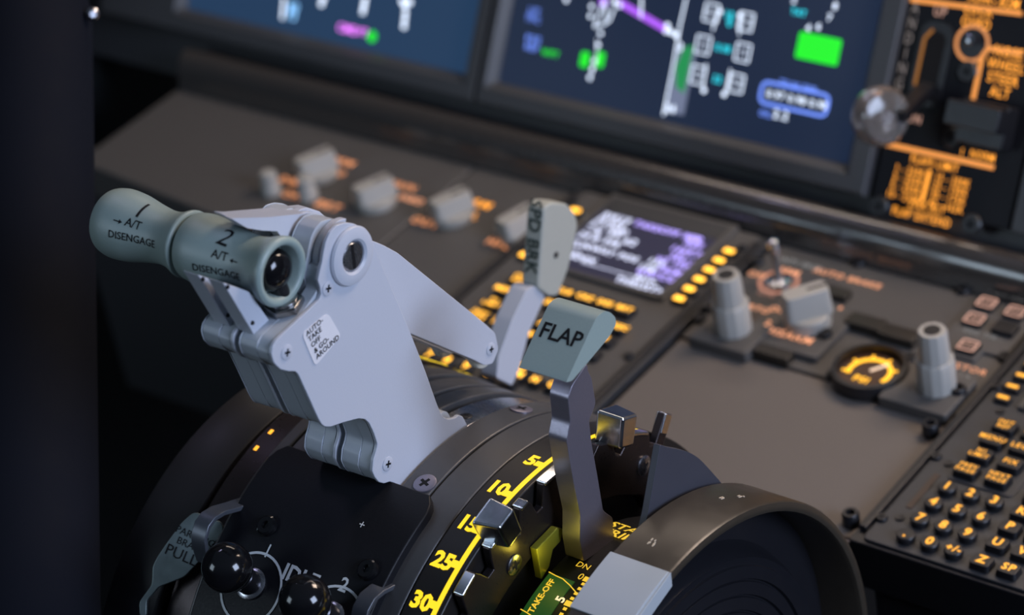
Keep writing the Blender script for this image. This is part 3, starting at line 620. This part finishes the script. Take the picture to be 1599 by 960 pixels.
# gate plate with detents
def polar(a, r): return (QC[0] + r * math.cos(math.radians(a)), QC[1] + r * math.sin(math.radians(a)))
RO = .1560
out = [(47.5, .1500), (47.6, .1670), (50.3, .1672), (50.8, .1500), (52.6, .1488), (54.0, RO), (61.0, RO), (62.2, .1500), (63.4, .1455), (65.0, .1462), (66.4, .1520), (67.4, .1545), (71.6, RO), (73.5, .1500), (75.0, .1470), (76.5, .1500), (77.6, RO), (89.0, RO), (89.8, .1500), (90.6, .1440), (92.4, .1440), (93.2, .1515), (94, RO), (96.6, RO), (97.6, .1500), (98.6, .1430), (101.6, .1440), (102.8, .1510), (103.4, RO), (106.8, RO), (107.6, .1500), (108.3, .1432), (110.3, .1436), (111.2, .1510), (112, RO), (117.2, RO), (118, .1500), (119, .1430), (122, .1436), (123, .151), (124, RO), (150, RO)]
pts = []
for (a, r), (a2, r2) in zip(out, out[1:] + [out[-1]]):
    pts.append(polar(a, r))
    if abs(r - RO) < 1e-6 and abs(r2 - RO) < 1e-6 and a2 - a > 3:
        n = int((a2 - a) / 2); pts += [polar(a + (a2 - a) * i / n, RO) for i in range(1, n)]
pts += [polar(a, .1232) for a in range(150, 66, -3)] + [polar(62, .1225), polar(50.5, .1215), polar(44.8, .1125)]
gate = MB().prism(pts, XF, .1075, .1125).build('gate_plate', DMETAL, tq, bevel=.0009, seg=2)
for a0, a1 in ((54.6, 60.8), (78.2, 88.8), (94.2, 96.4), (103.6, 106.6), (112.3, 117.0), (124.3, 149)): MB().arc(.1068, .1132, .1545, .1566, a0, a1).build('polished_edge', CHROME, gate, bevel=.0007)
MB().arc(.1068, .1130, .1560, .1675, 47.8, 50.2, n=3).build('polished_edge', CHROME, gate, bevel=.0007)
for a, r in ((103.3, .1316), (53.7, .1381), (128, .132)):
    c = Vector((.1125, *polar(a, r))); screw(tq, c, EX, .0058, STEEL, .0012, rot=.8)
def gate_block(a, dz=0):
    # faceted metal stop standing over the slot
    F = lambda t, rr, h: AF(h, a + t / .155 * 57.3, .150 + rr)
    b = MB(); b.taper([(-.0085, .004), (.0078, .004), (.0078, .0220), (-.0085, .0220)], [(-.0075, .003), (.0050, .003), (.0050, .0205), (-.0075, .0205)], F, .1050, .1205)
    b.box(F, -.005, .003, -.004, .005, .1015, .1090)
    # open throat
    return b.build('gate_block', CHROME, tq, bevel=.0016, seg=2, ang=25)
gate_block(103.0); gate_block(66.5)
# lever slot depth and inner bracket, the slot's yellow-green light painted into its colour
LITM = mat('yellow_lit_metal', (0.42, 0.42, 0.05), 0.32, metal=.6)
b = MB(); b.arc(.1128, .1178, .060, .100, 20, 184); b.build('slot_floor', BLACK, tq)
b = MB(); P = on_x([(838, 858), (871, 824), (880, 826), (876, 845), (864, 858), (858, 885), (846, 905), (842, 880)], .1175); b.prism(P, XF, .1130, .1175)
b.build('inner_bracket', LITM, tq, bevel=.0006)
lb = bpy.data.lights.new('slot_lamp', 'POINT'); lb.energy = .005; lb.color = (1.0, .85, .08); lb.shadow_soft_size = .003
lo = bpy.data.objects.new('slot_lamp', lb); col.objects.link(lo); lo.location = (.1225, *polar(99, .131))
def CYL(px, py, r, c=QC):
    """point on a cylinder of radius r about the quadrant axis"""
    d = ray(px, py); oy, oz = CAM.y - c[0], CAM.z - c[1]
    A_ = d.y ** 2 + d.z ** 2; B_ = 2 * (oy * d.y + oz * d.z); C_ = oy * oy + oz * oz - r * r
    q = B_ * B_ - 4 * A_ * C_; t = (-B_ - math.sqrt(max(0, q))) / (2 * A_); p = CAM + d * t
    return p.x, math.degrees(math.atan2(p.z - c[1], p.y - c[0]))
RT = .1120
band(.1182, .1630, RT, BLACKP, 'trim_indicator_band', -4, 184, .07)
RB = RT + .0004
b = MB(); g0_ = CYL(859, 894, RB); b.arc(.1190, .1350, RT - .001, RB, g0_[1], g0_[1] + 32); b.build('green_band', TGREEN, tq)
TY = glow('trim_yellow', (1.0, 0.62, 0.04), .95)
b = MB()
def cstroke(b, P, w_):
    for (xa, aa), (xb, ab) in zip(P[:-1], P[1:]):
        ka = math.radians(1) * RB; d = Vector((xb - xa, (ab - aa) * ka)); d.normalize(); nx, na = -d.y * w_ / 2, d.x * w_ / 2 / ka
        b.add([AF(xa + nx, aa + na, RB + .0002), AF(xb + nx, ab + na, RB + .0002), AF(xb - nx, ab - na, RB + .0002), AF(xa - nx, aa - na, RB + .0002)], [(0, 1, 2, 3)])
cstroke(b, [CYL(*q, RB) for q in ((857, 893), (868, 899), (879, 904), (890, 914), (903, 929))], .0006)
cstroke(b, [CYL(*q, RB) for q in ((813, 951), (822, 956), (834, 964))], .0006)
t0_ = CYL(917, 905, RB); t5_ = CYL(884, 941, RB)
for i in range(16):
    f_ = (i - 0) / 4.0 if 0 else i / 5.0; xx = t0_[0] + (t5_[0] - t0_[0]) * 0; a = t0_[1] + (t5_[1] - t0_[1]) * f_; big = i % 5 == 0
    b.arc(xx - (.0021 if big else .0010), xx + (.0021 if big else .0010), RB, RB + .0003, a - (.8 if big else .42), a + (.8 if big else .42), n=2)
b.build('trim_scale', TY, tq)
def tband(body, size, px, py, along=False, bold=.02, m=None): x, a = CYL(px, py, RB); return arc_text(body, size, x, a, RB + .0003, m or TY, bold, along)
tband('TAKE-OFF', .0049, 846, 930, True, .03); tband('0', .0062, 907, 901, False, .0); tband('5', .0072, 876, 936, True, .03, glow('trim_white', (1, .8, .45), 1.1))
tband('STAB\nTRIM', .0098, 973, 831, False, .02); tband('DN', .0055, 911, 884, False, .0)
# aft cover panel for the start levers
CX0, CX1 = -.038, .0705
cov = MB(); n = 30; A = [101.0 + (200 - 101.0) * i / n for i in range(n + 1)]
cp_pts = rp([(CX0, 0), (CX1, 0), (CX1, 99), (CX0, 99)], .004)
A = [101.0 + 2.0 * i for i in range(46)]
for i in range(45):
    k = max(0, (1 - i / 2.0)); ins = .006 * k * k
    x0_, x1_ = CX0 + ins, CX1 - ins; k2 = max(0, (1 - (i + 1) / 2.0)); y0_, y1_ = CX0 + .006 * k2 * k2, CX1 - .006 * k2 * k2
    q = [AF(x0_, A[i], .1600), AF(x1_, A[i], .1600), AF(y1_, A[i + 1], .1600), AF(y0_, A[i + 1], .1600)]
    p_ = [AF(x0_, A[i], .1500), AF(x1_, A[i], .1500), AF(y1_, A[i + 1], .1500), AF(y0_, A[i + 1], .1500)]
    cov.add(q + p_, [(0, 1, 2, 3), (7, 6, 5, 4), (0, 3, 7, 4), (1, 5, 6, 2)] + ([(0, 4, 5, 1)] if i == 0 else []) + ([(2, 6, 7, 3)] if i == 44 else []))
cvo = cov.build('cutoff_cover', BLACKP, tq, bevel=.0012, seg=3)
RC = .1602
for p_, m_ in (((421, 822), BLACK), ((575, 888), BLACK)):
    best = min(((AF(x / 1000, a / 2, RC)) for x in range(-40, 70, 2) for a in range(205, 280)), key=lambda q: (lambda v: (v[0] - p_[0]) ** 2 + (v[1] - p_[1]) ** 2)(
        (lambda d: (799.5 + FPX * (RM[0][0] * d.x + RM[0][1] * d.y + RM[0][2] * d.z) / (RM[2][0] * d.x + RM[2][1] * d.y + RM[2][2] * d.z), 480 + FPX * (RM[1][0] * d.x + RM[1][1] * d.y + RM[1][2] * d.z) / (RM[2][0] * d.x + RM[2][1] * d.y + RM[2][2] * d.z)))(q - CAM)))
    nrm = (best - Vector((best.x, *QC))).normalized()
    b = MB(); b.lathe([(0, 0), (.0058, 0), (.0056, .0022), (.0046, .0030), (.0022, .0030), (.0018, .0014), (0, .0014)], best, nrm, 14); b.build('screw', GLOSS, tq)

def cyl_text(body, size, px, py, m, parent=tq, name='lettering', bold=0.0, r=RC):
    x, a = CYL(px, py, r); return arc_text(body, size, x, a, r + .0002, m, bold, parent=parent, name=name)
cyl_text('I', .0105, 418, 861, WINK); cyl_text('2', .0105, 537, 914, WINK, bold=.02); cyl_text('IDLE', .0118, 469, 902, WINK, bold=.03); cyl_text('+', .007, 565, 820, WINK)
for px, py in ((392, 918), (516, 972)):
    x, a = CYL(px, py, RC); k = 180 / PI / RC; R_ = .0195; b = MB(); n = 40
    ring = [(R_ * math.cos(2 * PI * i / n), R_ * math.sin(2 * PI * i / n)) for i in range(n)]; ri = [(u * .93, v * .93) for u, v in ring]
    vs = [AF(x + u, a - v * k, RC + .0003) for u, v in ring] + [AF(x + u, a - v * k, RC + .0003) for u, v in ri]
    b.add(vs, [(i, (i + 1) % n, n + (i + 1) % n, n + i) for i in range(n)]); b.build('painted_ring', WINK, tq, smooth=False)
# guard brackets standing on the cover
BRK = mat('blue_grey_bracket', (0.10, 0.11, 0.13), 0.35, metal=.5)
def guard(x, scale=1.0, name='guard_bracket'):
    pts_px = [(389, 771), (376, 779), (352, 787), (330, 793), (315, 802), (306, 814), (300, 834), (302, 852), (309, 874)]
    base = [XP(a, b_, -.043) for a, b_ in pts_px]
    b = MB(); b.bar([Vector((x, y, z)) for y, z in base], .010, .0026, EX)
    return b.build(name, BRK, tq, bevel=.0006)
guard(-.038)
b = MB(); P = [XP(a, b_, .066) for a, b_ in [(652, 884), (640, 892), (612, 905), (585, 918), (570, 930), (560, 948), (556, 965), (560, 990)]]
b.bar([Vector((.068, y, z)) for y, z in P], .010, .0026, EX); b.build('guard_bracket', BRK, tq, bevel=.0006)
b = MB(); P = [XP(a, b_, -.036) for a, b_ in [(389, 775), (378, 795), (362, 825), (345, 860)]]; b.bar([Vector((-.036, y, z)) for y, z in P], .006, .002, EX); b.build('guard_bracket', BRK, tq, bevel=.0005)

# dark slate side covers
b = MB(); P = on_x([(1031, 694), (1046, 699), (1070, 703), (1090, 713), (1108, 732), (1130, 757), (1180, 850), (1180, 960), (1000, 1000), (1005, 830), (1012, 802)], .162)
P = rp(P, [.001] + [.008] * 5 + [.001] * 5, 4)
b.prism(P, XF, .158, .162); b.build('side_cover', SLATE, tq, bevel=.001)
b = MB(); b.box(ZF, -.115, .205, -.36, -.06, -.60, -.12); b.build('pedestal', BLACK, tq)

# ================================================================== trim wheels
WC = (-.2125, .0015)
def trim_wheel(x0, x1, R_, stripe, label, WHEELM=WHEELM):
    t = thing('trim_wheel', ((x0 + x1) / 2, *WC), label, 'trim wheel')
    c = (x1, *WC); n = 96; w_ = x1 - x0
    prof = [(R_ - .006, -w_), (R_ - .0015, -w_ + .0005), (R_, -w_ + .002), (R_, -.002), (R_ - .0008, -.0006), (R_ - .003, 0), (R_ - .0055, -.0006), (R_ - .0065, -.003), (R_ - .0075, -w_ * .92), (R_ - .0075, -w_)]
    MB().lathe(prof + [prof[0]], c, EX, n).build('rim', WHEELM, t, ang=30)
    pr = [(0.0, -.004), (.030, -.004), (.034, -.010)]; r = .040
    while r < R_ - .040: pr += [(r, -.012), (r + .0065, -.0125), (r + .0070, -.0140), (r + .0078, -.0140)]; r += .0085
    pr += [(R_ - .034, -.0135), (R_ - .031, -.018), (R_ - .028, -.026), (R_ - .012, -.027), (R_ - .0072, -.027), (R_ - .0072, -w_), (0, -w_)]
    MB().lathe(pr, c, EX, n).build('disc', GLOSS if 0 else mat('wheel_disc_black', (.012, .012, .015), .3, noise=.05), t, ang=30)
    if stripe:
        b = MB(); b.arc(x0 + .0006, x1 - .001, R_ - .001, R_ + .0008, stripe[0], stripe[1], centre=WC); b.build('white_stripe', STRIPE, t, bevel=.0004)
        pw = lambda a, r: (WC[0] + r * math.cos(math.radians(a)), WC[1] + r * math.sin(math.radians(a)))
        b = MB(); b.prism([pw(stripe[0], R_ + .0006), pw(stripe[1], R_ + .0006), pw(stripe[1] + .5, R_ - .0075), pw(stripe[0] + .5, R_ - .0075)], XF, x1 - .002, x1 + .0004); b.build('white_stripe', STRIPE, t, bevel=.0003)
    return t
tw = trim_wheel(.1640, .2005, .1530, (94, 108), 'near black trim wheel with pale stripe across its rim')
# paint scuffs on the rim
for px, py, s_ in ((1021, 844, .0022), (1158, 774, .0016), (1128, 776, .0010)):
    x, a = CYL(px, py, .1532, WC); b = MB()
    for i in range(9):
        da, dx = random.uniform(-1, 1) * s_ * 350, random.uniform(-1, 1) * s_
        a1 = a + da; L_ = random.uniform(.3, 1.0); b.arc(x + dx, x + dx + .0006, .1528, .1533, a1, a1 + L_, n=1, centre=WC)
    b.build('paint_scuff', mat('scuff_tan', (.55, .47, .36), .6), tw)
trim_wheel(-.1050, -.0680, .1535, None, 'far black trim wheel in shadow left of the levers', BLACK)  # darker rim material than the near wheel: shade put into the colour
b = MB(); b.arc(-.0665, -.0505, .100, .1400, -4, 184); b.build('red_slot_liner', RED, tq)

# ================================================================== thrust levers
XR = .040
plate_px = [(539, 347.5), (553, 349), (565, 355), (575, 366), (583, 380), (608, 440), (642, 521), (665, 580), (682, 629), (689, 646), (694, 652), (701, 654.5), (711, 652.5), (716.5, 648), (723, 650), (732, 668), (729, 673), (712, 684), (690, 700), (668, 720), (652, 736), (624, 769),
            (617, 755), (609, 752), (600, 755), (592, 753), (586, 746), (581.5, 736), (583, 718), (587.5, 704), (589.5, 693), (584, 676), (577, 661), (570, 654.5), (560, 653.5), (537, 659.5), (517, 666.5), (508, 666.5), (503, 663), (498, 655), (466, 584), (461, 580), (451, 580), (438, 577), (428, 567), (424, 553), (426, 541), (433, 529.5),
            (465, 500), (498, 469), (501.5, 460), (500, 448), (496.5, 438), (499.5, 424), (503, 410), (505, 396), (509, 378), (516, 363), (526, 351.5)]
def chaikin(pts, k=.2):
    out = []
    for i, p in enumerate(pts):
        q = pts[(i + 1) % len(pts)]
        out += [(p[0] * (1 - k) + q[0] * k, p[1] * (1 - k) + q[1] * k), (p[0] * k + q[0] * (1 - k), p[1] * k + q[1] * (1 - k))]
    return out
PL = chaikin(chaikin(on_x(plate_px, XR), .12), .25)
def shrink(pts, k):
    # inset the outline by k along its vertex normals
    out = []; N = len(pts); ar = sum(pts[i][0] * pts[(i + 1) % N][1] - pts[(i + 1) % N][0] * pts[i][1] for i in range(N)); sg = 1 if ar > 0 else -1
    for i in range(N):
        a, p, c = Vector(pts[i - 1]), Vector(pts[i]), Vector(pts[(i + 1) % N]); d = ((p - a).normalized() + (c - p).normalized()); d = d.normalized() if d.length > 1e-6 else Vector((1, 0))
        out.append((p.x - d.y * k * sg, p.y + d.x * k * sg))
    return out
GC = XP(437, 424, .030)
def grip_radius(prof, h):
    for (r0, h0), (r1, h1) in zip(prof, prof[1:]):
        if h0 <= h <= h1 and h1 > h0: return r0 + (r1 - r0) * (h - h0) / (h1 - h0)
    return prof[-1][0]
def spline(pts, n=5):
    out = []
    for i in range(len(pts) - 1):
        p0, p1, p2, p3 = pts[max(i - 1, 0)], pts[i], pts[i + 1], pts[min(i + 2, len(pts) - 1)]
        for j in range(n):
            t = j / n; out.append(tuple(.5 * (2 * p1[k] + (p2[k] - p0[k]) * t + (2 * p0[k] - 5 * p1[k] + 4 * p2[k] - p3[k]) * t * t + (3 * p1[k] - p0[k] - 3 * p2[k] + p3[k]) * t ** 3) for k in range(2)))
    return out + [pts[-1]]
def thrust_lever(dx, label, first):
    t = thing('thrust_lever', (.029 + dx, QC[0], QC[1] + .15), label, 'thrust lever', 'pair of thrust levers')
    D = Vector((dx, 0, 0)); da = 0 if first else dx + .0090; DA = Vector((da, 0, 0))
    MB().prism(PL, XF, XR - .0022 + dx, XR + dx).build('side_plate', WHITE, t, bevel=.0005)
    PB = shrink(PL, .0004)
    body = MB().prism(PB, XF, .0192 + dx, .0300 + dx)
    lobe = shrink(on_x([(478, 489), (501, 455), (500, 440), (504, 420), (522, 405), (545, 420), (575, 430), (610, 444), (642, 521), (689, 646), (701, 654.5), (732, 668), (690, 700), (624, 769), (609, 752), (592, 753), (581.5, 736), (587.5, 704), (589.5, 693), (577, 661), (560, 653.5), (508, 666.5), (498, 655), (466, 584), (451, 580), (428, 567), (424, 553), (433, 529.5)], XR), .0004)
    lobe = chaikin(chaikin(lobe, .12), .25)
    body.prism(lobe, XF, .0300 + dx, XR - .0026 + dx)
    body.build('lever_body', WHITE_D, t, bevel=.0007)
    MB().prism(PL, XF, .0184 + dx, .0191 + dx).build('side_plate', WHITE_D, t, bevel=.0005)
    pv = X3(547, 399, XR) + D
    MB().lathe([(0, -.011), (.0105, -.011), (.0105, -.0021), (0, -.0021)], pv, EX, 36).build('pivot_pin', STEEL, t)
    MB().lathe([(.0078, -.001), (.0150, -.001), (.0153, .0010), (.0146, .0022), (.0120, .0030), (.0092, .0030), (.0080, .0020), (.0078, -.001)], pv, EX, 48).build('pivot_ring', WHITE, t)
    b = MB(); b.lathe([(0, -.001), (.0074, -.001), (.0074, .0014), (.0068, .0020), (0, .0020)], pv, EX, 36); dr = Vector((0, .12, 1)).normalized(); sd = dr.cross(EX)
    Fs = lambda a, c, h: pv + dr * a + sd * c + EX * h
    b.box(Fs, -.0066, .0066, -.0010, .0010, .0020, .00215, 1); b.build('slotted_screw', [STEEL, INK], t)
    for px, py in ((511.5, 450), (447.5, 550), (605, 724)):
        screw(t, X3(px, py, XR) + D, EX, .0039, WHITE, .0006, rot=1.9)
    # arched tab beside the pivot
    b = MB(); b.arc(.0303 + dx, .0343 + dx, .0140, .0172, 60, 185, centre=(pv.y, pv.z)); b.build('pivot_tab', WHITE, t, bevel=.0008)
    # grip arm from the barrel
    P = on_x([(397, 523), (421, 500), (390, 456), (380, 452), (366, 447), (348, 441)], .0255)
    MB().prism(P, XF, .0152 + da, .0255 + da).build('grip_arm', WHITE, t, bevel=.0006)
    for px, py in ((355, 448), (394, 504)): MB().lathe([(0, 0), (.0012, 0), (.0010, .0006), (0, .0006)], X3(px, py, .0255) + DA, EX, 14).build('screw', BLACK, t)
    # upper arm to the pivot, three leaves side by side
    for k_, (xa, xb, up_) in enumerate(((-.0035, .0025, 0), (.0033, .0093, 5), (.0101, .0160, 10))):
        if (k_ == 2) == first:
            P = on_x([(346, 333 + up_ * .2), (360, 334 + up_ * .7), (420, 329 + up_), (478, 323 + up_), (500, 330 + up_), (522, 350), (520, 420), (470, 430), (446, 400), (441, 372), (433, 361), (410, 360), (386, 356), (364, 343)], xb)
            MB().prism(P, XF, xa, xb).build('arm_leaf', WHITE, t, bevel=.0008)
    # reverse link with roller
    P = rp(on_x([(560, 372), (583, 376), (600, 383), (622, 395), (760, 507), (774, 520), (779, 545), (770, 568), (757, 571), (742, 563), (718, 553), (641, 521), (600, 500), (560, 470)], .026), .002)
    rv = MB().prism(P, XF, .0170 + dx, .0260 + dx).build('reverse_link', WHITE, t, bevel=.0008)
    c = X3(755, 547, .016) + D
    MB().lathe([(0, -.004), (.0098, -.004), (.0103, -.003), (.0103, .0), (.0098, .0008), (0, .0008)], c, EX, 36).build('roller', GRIP2, rv)
    screw(rv, X3(766, 545, .026) + D, EX, .0036, WHITE, .0006)
    # hex nut and stem under the grip
    if first:
        nn = (Vector((0, *XP(431, 532, XR))) - Vector((0, *XP(498, 470, XR)))).normalized(); nn = EX.cross(nn).normalized()
        if nn.z < 0: nn = -nn
        c = X3(477, 489, XR); c.x = .0272
        nut = MB(); nut.lathe([(0, 0), (.0100, 0), (.0100, .0034), (.0094, .0040), (0, .0040)], c, nn, 6); nut.lathe([(.0074, .0040), (.0074, .0054), (.0050, .0058), (0, .0058)], c, nn, 24)
        n1 = nut.build('hex_nut', mat('gunmetal', (.38, .38, .38), .25, metal=1), t, bevel=.0005)
        MB().lathe([(.0046, .005), (.0040, .016), (.0036, .024), (0, .024)], c, nn, 20).build('button_stem', BLACK, n1)
    return t
L1 = thrust_lever(-.0250, 'further thrust lever, its grip marked 1 and pointing left', False)
L2 = thrust_lever(0, 'nearer white thrust lever whose grip is marked 2, with pivot screw facing out', True)
gy, gz = GC
def grip(parent, x0, prof, number, holeR=.0128):
    prof = spline([(r, h * .76) for r, h in prof], 6)
    full = [(holeR, prof[0][1] + .008), (holeR, prof[0][1] + .0015), (holeR + .001, prof[0][1] + .0002)] + prof + [(holeR + .0012, prof[-1][1] - .0002), (holeR, prof[-1][1] - .0018), (holeR - .0006, prof[-1][1] - .010), (0, prof[-1][1] - .011)]
    g = MB().lathe(full, (x0, gy, gz), EX, 72).build('grip', GRIP, parent, ang=60)
    e = prof[-1][1]
    MB().lathe([(.0108, e - .011), (.0108, e - .006), (.0098, e - .0030), (.0072, e - .0008), (.0038, e + .0003), (0, e + .0006)], (x0, gy, gz), EX, 40).build('disengage_button', GLOSS, g)
    marks = {'2': ((352, 371), (343, 399), (339, 424), (365, 408)), '1': ((221, 328), (208, 350), (207, 373), (183, 345))}[number]
    def fn(px, py, k=0.0):
        cx, ang = CYL(px, py, .0148, GC); cx, ang = CYL(px, py, grip_radius(prof, cx - x0), GC); ph0 = math.radians(ang)
        def f(u, v):
            h = cx - x0 + u; r = grip_radius(prof, h) + .00015; ph = ph0 - v / r
            return Vector((x0 + h, gy + r * math.cos(ph), gz + r * math.sin(ph)))
        return f
    MB().text(number, .0150, fn(*marks[0]), fine=True).build('lettering', INK, g, smooth=False, recalc=False)
    MB().text('A/T', .0060, fn(*marks[1]), fine=True, bold=.012).build('lettering', INK, g, smooth=False, recalc=False)
    MB().text('DISENGAGE', .0053, fn(*marks[2]), fine=True, bold=.012).build('lettering', INK, g, smooth=False, recalc=False)
    b = MB(); f = fn(*marks[3]); k = .62 if number == '1' else -.62
    for poly in ([(-.004 * k, -.0003), (.001 * k, -.0003), (.001 * k, .0003), (-.004 * k, .0003)], [(.001 * k, -.0012), (.0042 * k, 0), (.001 * k, .0012)]):
        b.add([f(*q) for q in poly], [tuple(range(len(poly)))])
    b.build('arrow_mark', INK, g, smooth=False, recalc=False)
    return g
g2 = grip(L2, -.0265, [(.0150, .0), (.0166, .0015), (.0174, .006), (.0176, .012), (.0168, .022), (.0152, .034), (.0141, .045), (.0139, .053), (.0147, .061), (.0163, .068), (.0174, .0725), (.0174, .0755), (.0160, .0772)], '2')
g1 = grip(L1, -.0838, [(.0145, .0), (.0165, .002), (.0178, .008), (.0180, .015), (.0172, .025), (.0153, .037), (.0140, .048), (.0138, .055), (.0146, .062), (.0162, .068), (.0170, .0705), (.0170, .0725), (.0155, .0737)], '1')
# placard
pc = on_x([(470.5, 521), (511, 488), (532, 524), (491.5, 571.5)], XR)
pcr = rp(pc, .003, 5)
pl = MB().prism(pcr, XF, XR, XR + .0004).build('placard', mat('placard_white', (.74, .74, .78), .35), L2)
u0 = Vector((0, *XP(504, 502, XR))) - Vector((0, *XP(480, 523, XR)))
base = (Vector((0, *XP(527, 532, XR))) - Vector((0, *XP(495, 562, XR)))).normalized()
vdir = EX.cross(base)
for tx, a, c in (('AUTO-', 503, 233), ('TAKE', 513, 258), ('OFF', 525, 283), ('& GO-', 538, 308), ('AROUND', 547, 334)):
    put(pl, tx, .0041, X3(300 + a / 2.824, 440 + c / 2.824, XR + .0005), base, vdir, INK, bold=.014, h=.0001, align='LEFT')

# ================================================================== flap lever
fl = thing('flap_lever', (.1255, QC[0], QC[1] + .10), 'steel flap lever with grey-green knob marked FLAP', 'flap lever')
P = on_x([(893, 602), (917, 567), (919, 581), (924, 589), (930.5, 629), (927, 640), (920, 656), (924, 692), (933, 742), (942, 797), (947, 801), (957, 808), (958.5, 844), (911.5, 877.5), (906, 845), (906.5, 804), (897, 760), (890, 720), (885, 688), (888, 672), (890.5, 659), (887, 622)], .1315)
MB().prism(rp(P, .0018, 3), XF, .1200, .1315).build('lever_bar', LEVERM, fl, bevel=.0011, seg=3)
c0 = XP(887, 655, .1255)
P = on_x([(884, 597), (889, 586), (932, 494), (944, 485.5), (953, 487), (961.5, 496), (962, 506), (953, 524), (917, 567), (893, 595)], .1415)
kn_ = MB().prism(rp(P, [.0006, .002, .004, .004, .004, .004, .004, .003, .004, .002], 5), XF, .1125, .1415).build('lever_knob', GRIP, fl, bevel=.0010, seg=3)
f0 = Vector((0, *XP(884, 597, .1415))); f1 = Vector((0, *XP(932, 494, .1415))); fu = (f1 - f0).normalized()
c = f0.lerp(f1, .60); c.x = .1272
nrm = EX.cross(fu)
put(kn_, 'FLAP', .0117, c, EX, fu, INK, bold=.018, h=.0002)
MB().box(lambda a, b_, h: X3(884, 606, .1200) + Vector((a, b_, h)), -.002, .010, -.002, .002, -.002, .002).build('set_pin', STEEL, fl, bevel=.0005)

# ================================================================== speed brake lever
sb = thing('speed_brake_lever', (-.05, -.05, .076), 'pale grey lever marked SPD BRK standing beside the keypad screen', 'lever')
P = on_x([(840, 450), (850, 325), (860, 316), (886, 318), (899, 334), (903, 352), (888, 420), (872, 462), (858, 463)], -.046)
k = MB().prism(rp(P, .003, 4), XF, -.0585, -.046).build('lever_knob', GRIP2, sb, bevel=.0015, seg=3)
k0 = Vector((0, *XP(840, 450, -.046))); k1 = Vector((0, *XP(850, 325, -.046))); ku = (k1 - k0).normalized()
c = k0.lerp(k1, .62); c.x = -.0523
put(k, 'SPD BRK', .0120, c, -ku, EX, mat('green_black_ink', (.03, .05, .04), .6), bold=.02, h=.0004)
MB().lathe([(0, 0), (.002, 0), (.002, .0004), (0, .0004)], X3(868, 398, -.046), EX, 16).build('pin_hole', BLACK, k)
P = on_x([(823, 452), (835, 446), (852, 463), (826, 520), (812, 575), (800, 602), (775, 590), (778, 560), (800, 500)], -.048)
MB().prism(rp(P, .002, 3), XF, -.060, -.048).build('lever_bar', WHITE, sb, bevel=.0012)

# ================================================================== start levers
def start_lever(px, py, bx, by, label, R_=.0128):
    x, a = CYL(px, py, RC); p0 = AF(x, a, RC); nn = (p0 - AF(x, a, 0)).normalized()
    d = ray(bx, by); # ball stands off the cover
    tt = (p0 + nn * .030); pt = CAM + d * ((tt - CAM).dot(d) / d.dot(d)); 
    t = thing('start_lever', p0, label, 'start lever', 'pair of start levers')
    ax = (pt - p0).normalized(); L_ = (pt - p0).length
    MB().lathe([(.0066, -.002), (.0066, L_ * .45), (.0052, L_ * .5), (.0045, L_)], p0, ax, 28).build('stem', mat('dark_stem', (.06, .06, .07), .25, metal=.8), t)
    MB().lathe([(R_ * math.sin(PI * i / 20), -R_ * math.cos(PI * i / 20)) for i in range(21)], pt, ax, 40).build('ball_knob', GLOSS, t, ang=80)
    MB().lathe([(.0085, -.001), (.0085, .0015), (.006, .003), (0, .003)], p0, ax, 28).build('collar', STEEL, t)
start_lever(393, 912, 355, 886, 'black ball start lever inside the ring marked I', .0132)
start_lever(516, 965, 476, 937, 'black ball start lever below the word IDLE', .0132)

# ================================================================== parking brake lever
pk = thing('parking_brake_lever', X3(225, 960, -.085), 'worn pale metal parking brake handle marked PULL left of the start levers', 'parking brake')
PKD = 1.34
fwd = Vector(RM[2]); o0 = X3(285, 840, -.06)
pn = (Vector((.50, -.75, .75))).normalized(); pu = (EX - pn * EX.dot(pn)).normalized(); pv_ = pn.cross(pu)
def PKP(px, py):
    d = ray(px, py); p = CAM + d * ((o0 - CAM).dot(pn) / d.dot(pn)); return ((p - o0).dot(pu), (p - o0).dot(pv_))
PKF = lambda a, b_, h: o0 + pu * a + pv_ * b_ + pn * h
P = [PKP(*q) for q in [(300, 801), (309, 800), (322, 811), (343, 813), (349, 823), (345, 836), (330, 853), (310, 877), (288, 900), (266, 909), (247, 916), (240, 925), (229, 937), (228, 962), (218, 962), (217, 940), (224, 930), (237, 913), (238, 900), (238, 885), (245, 870), (262, 845), (284, 815)]]
MB().prism(rp(P, .002, 3), PKF, -.003, 0).build('handle', TIN, pk, bevel=.0009, seg=2)
bd = (Vector(PKF(*PKP(303, 880), 0)) - Vector(PKF(*PKP(262, 862), 0))).normalized(); bv = pn.cross(bd)
for tx, px, py, sz in (('PARKING', 305, 838, .0054), ('BRAKE', 298, 852, .0054), ('PULL', 283, 867, .0084)):
    q = PKP(px, py); put(pk, tx, sz, PKF(*q, .0001), bd, bv, INK, bold=.0, h=.0002)

# ================================================================== dark control column at far left
d0 = CAM + ray(38, -60) * 1.62; d1 = CAM + ray(38, 1020) * 1.42
ccn = thing('control_column', d1, 'dark navy upright column with a small screw near its top, at far left', 'column')
axc = (d0 - d1).normalized(); d1 = d1 - axc * ((d1.z + .60) / axc.z); Lc = (d0 - d1).length
_q = CAM + ray(75, 12) * 1.60; LR = (_q - d1).dot(axc) / Lc
MB().lathe([(.0400, 0), (.0400, Lc * LR - .004), (.0395, Lc * LR), (0, Lc * LR)], d1, axc, 56).build('post', NAVY, ccn)
MB().lathe([(0, Lc * LR), (.0380, Lc * LR), (.0380, Lc + .05), (0, Lc + .05)], d1, axc, 56).build('sleeve', NAVY, ccn)
for px, py in ((144, 22), (30, 28)):
    dd = ray(px, py); q = CAM + dd * 1.585; MB().lathe([(0, -.002), (.0042, -.002), (.004, .0015), (.002, .003), (0, .003)], q, -dd + EX * .3, 18).build('screw', STEEL, ccn)
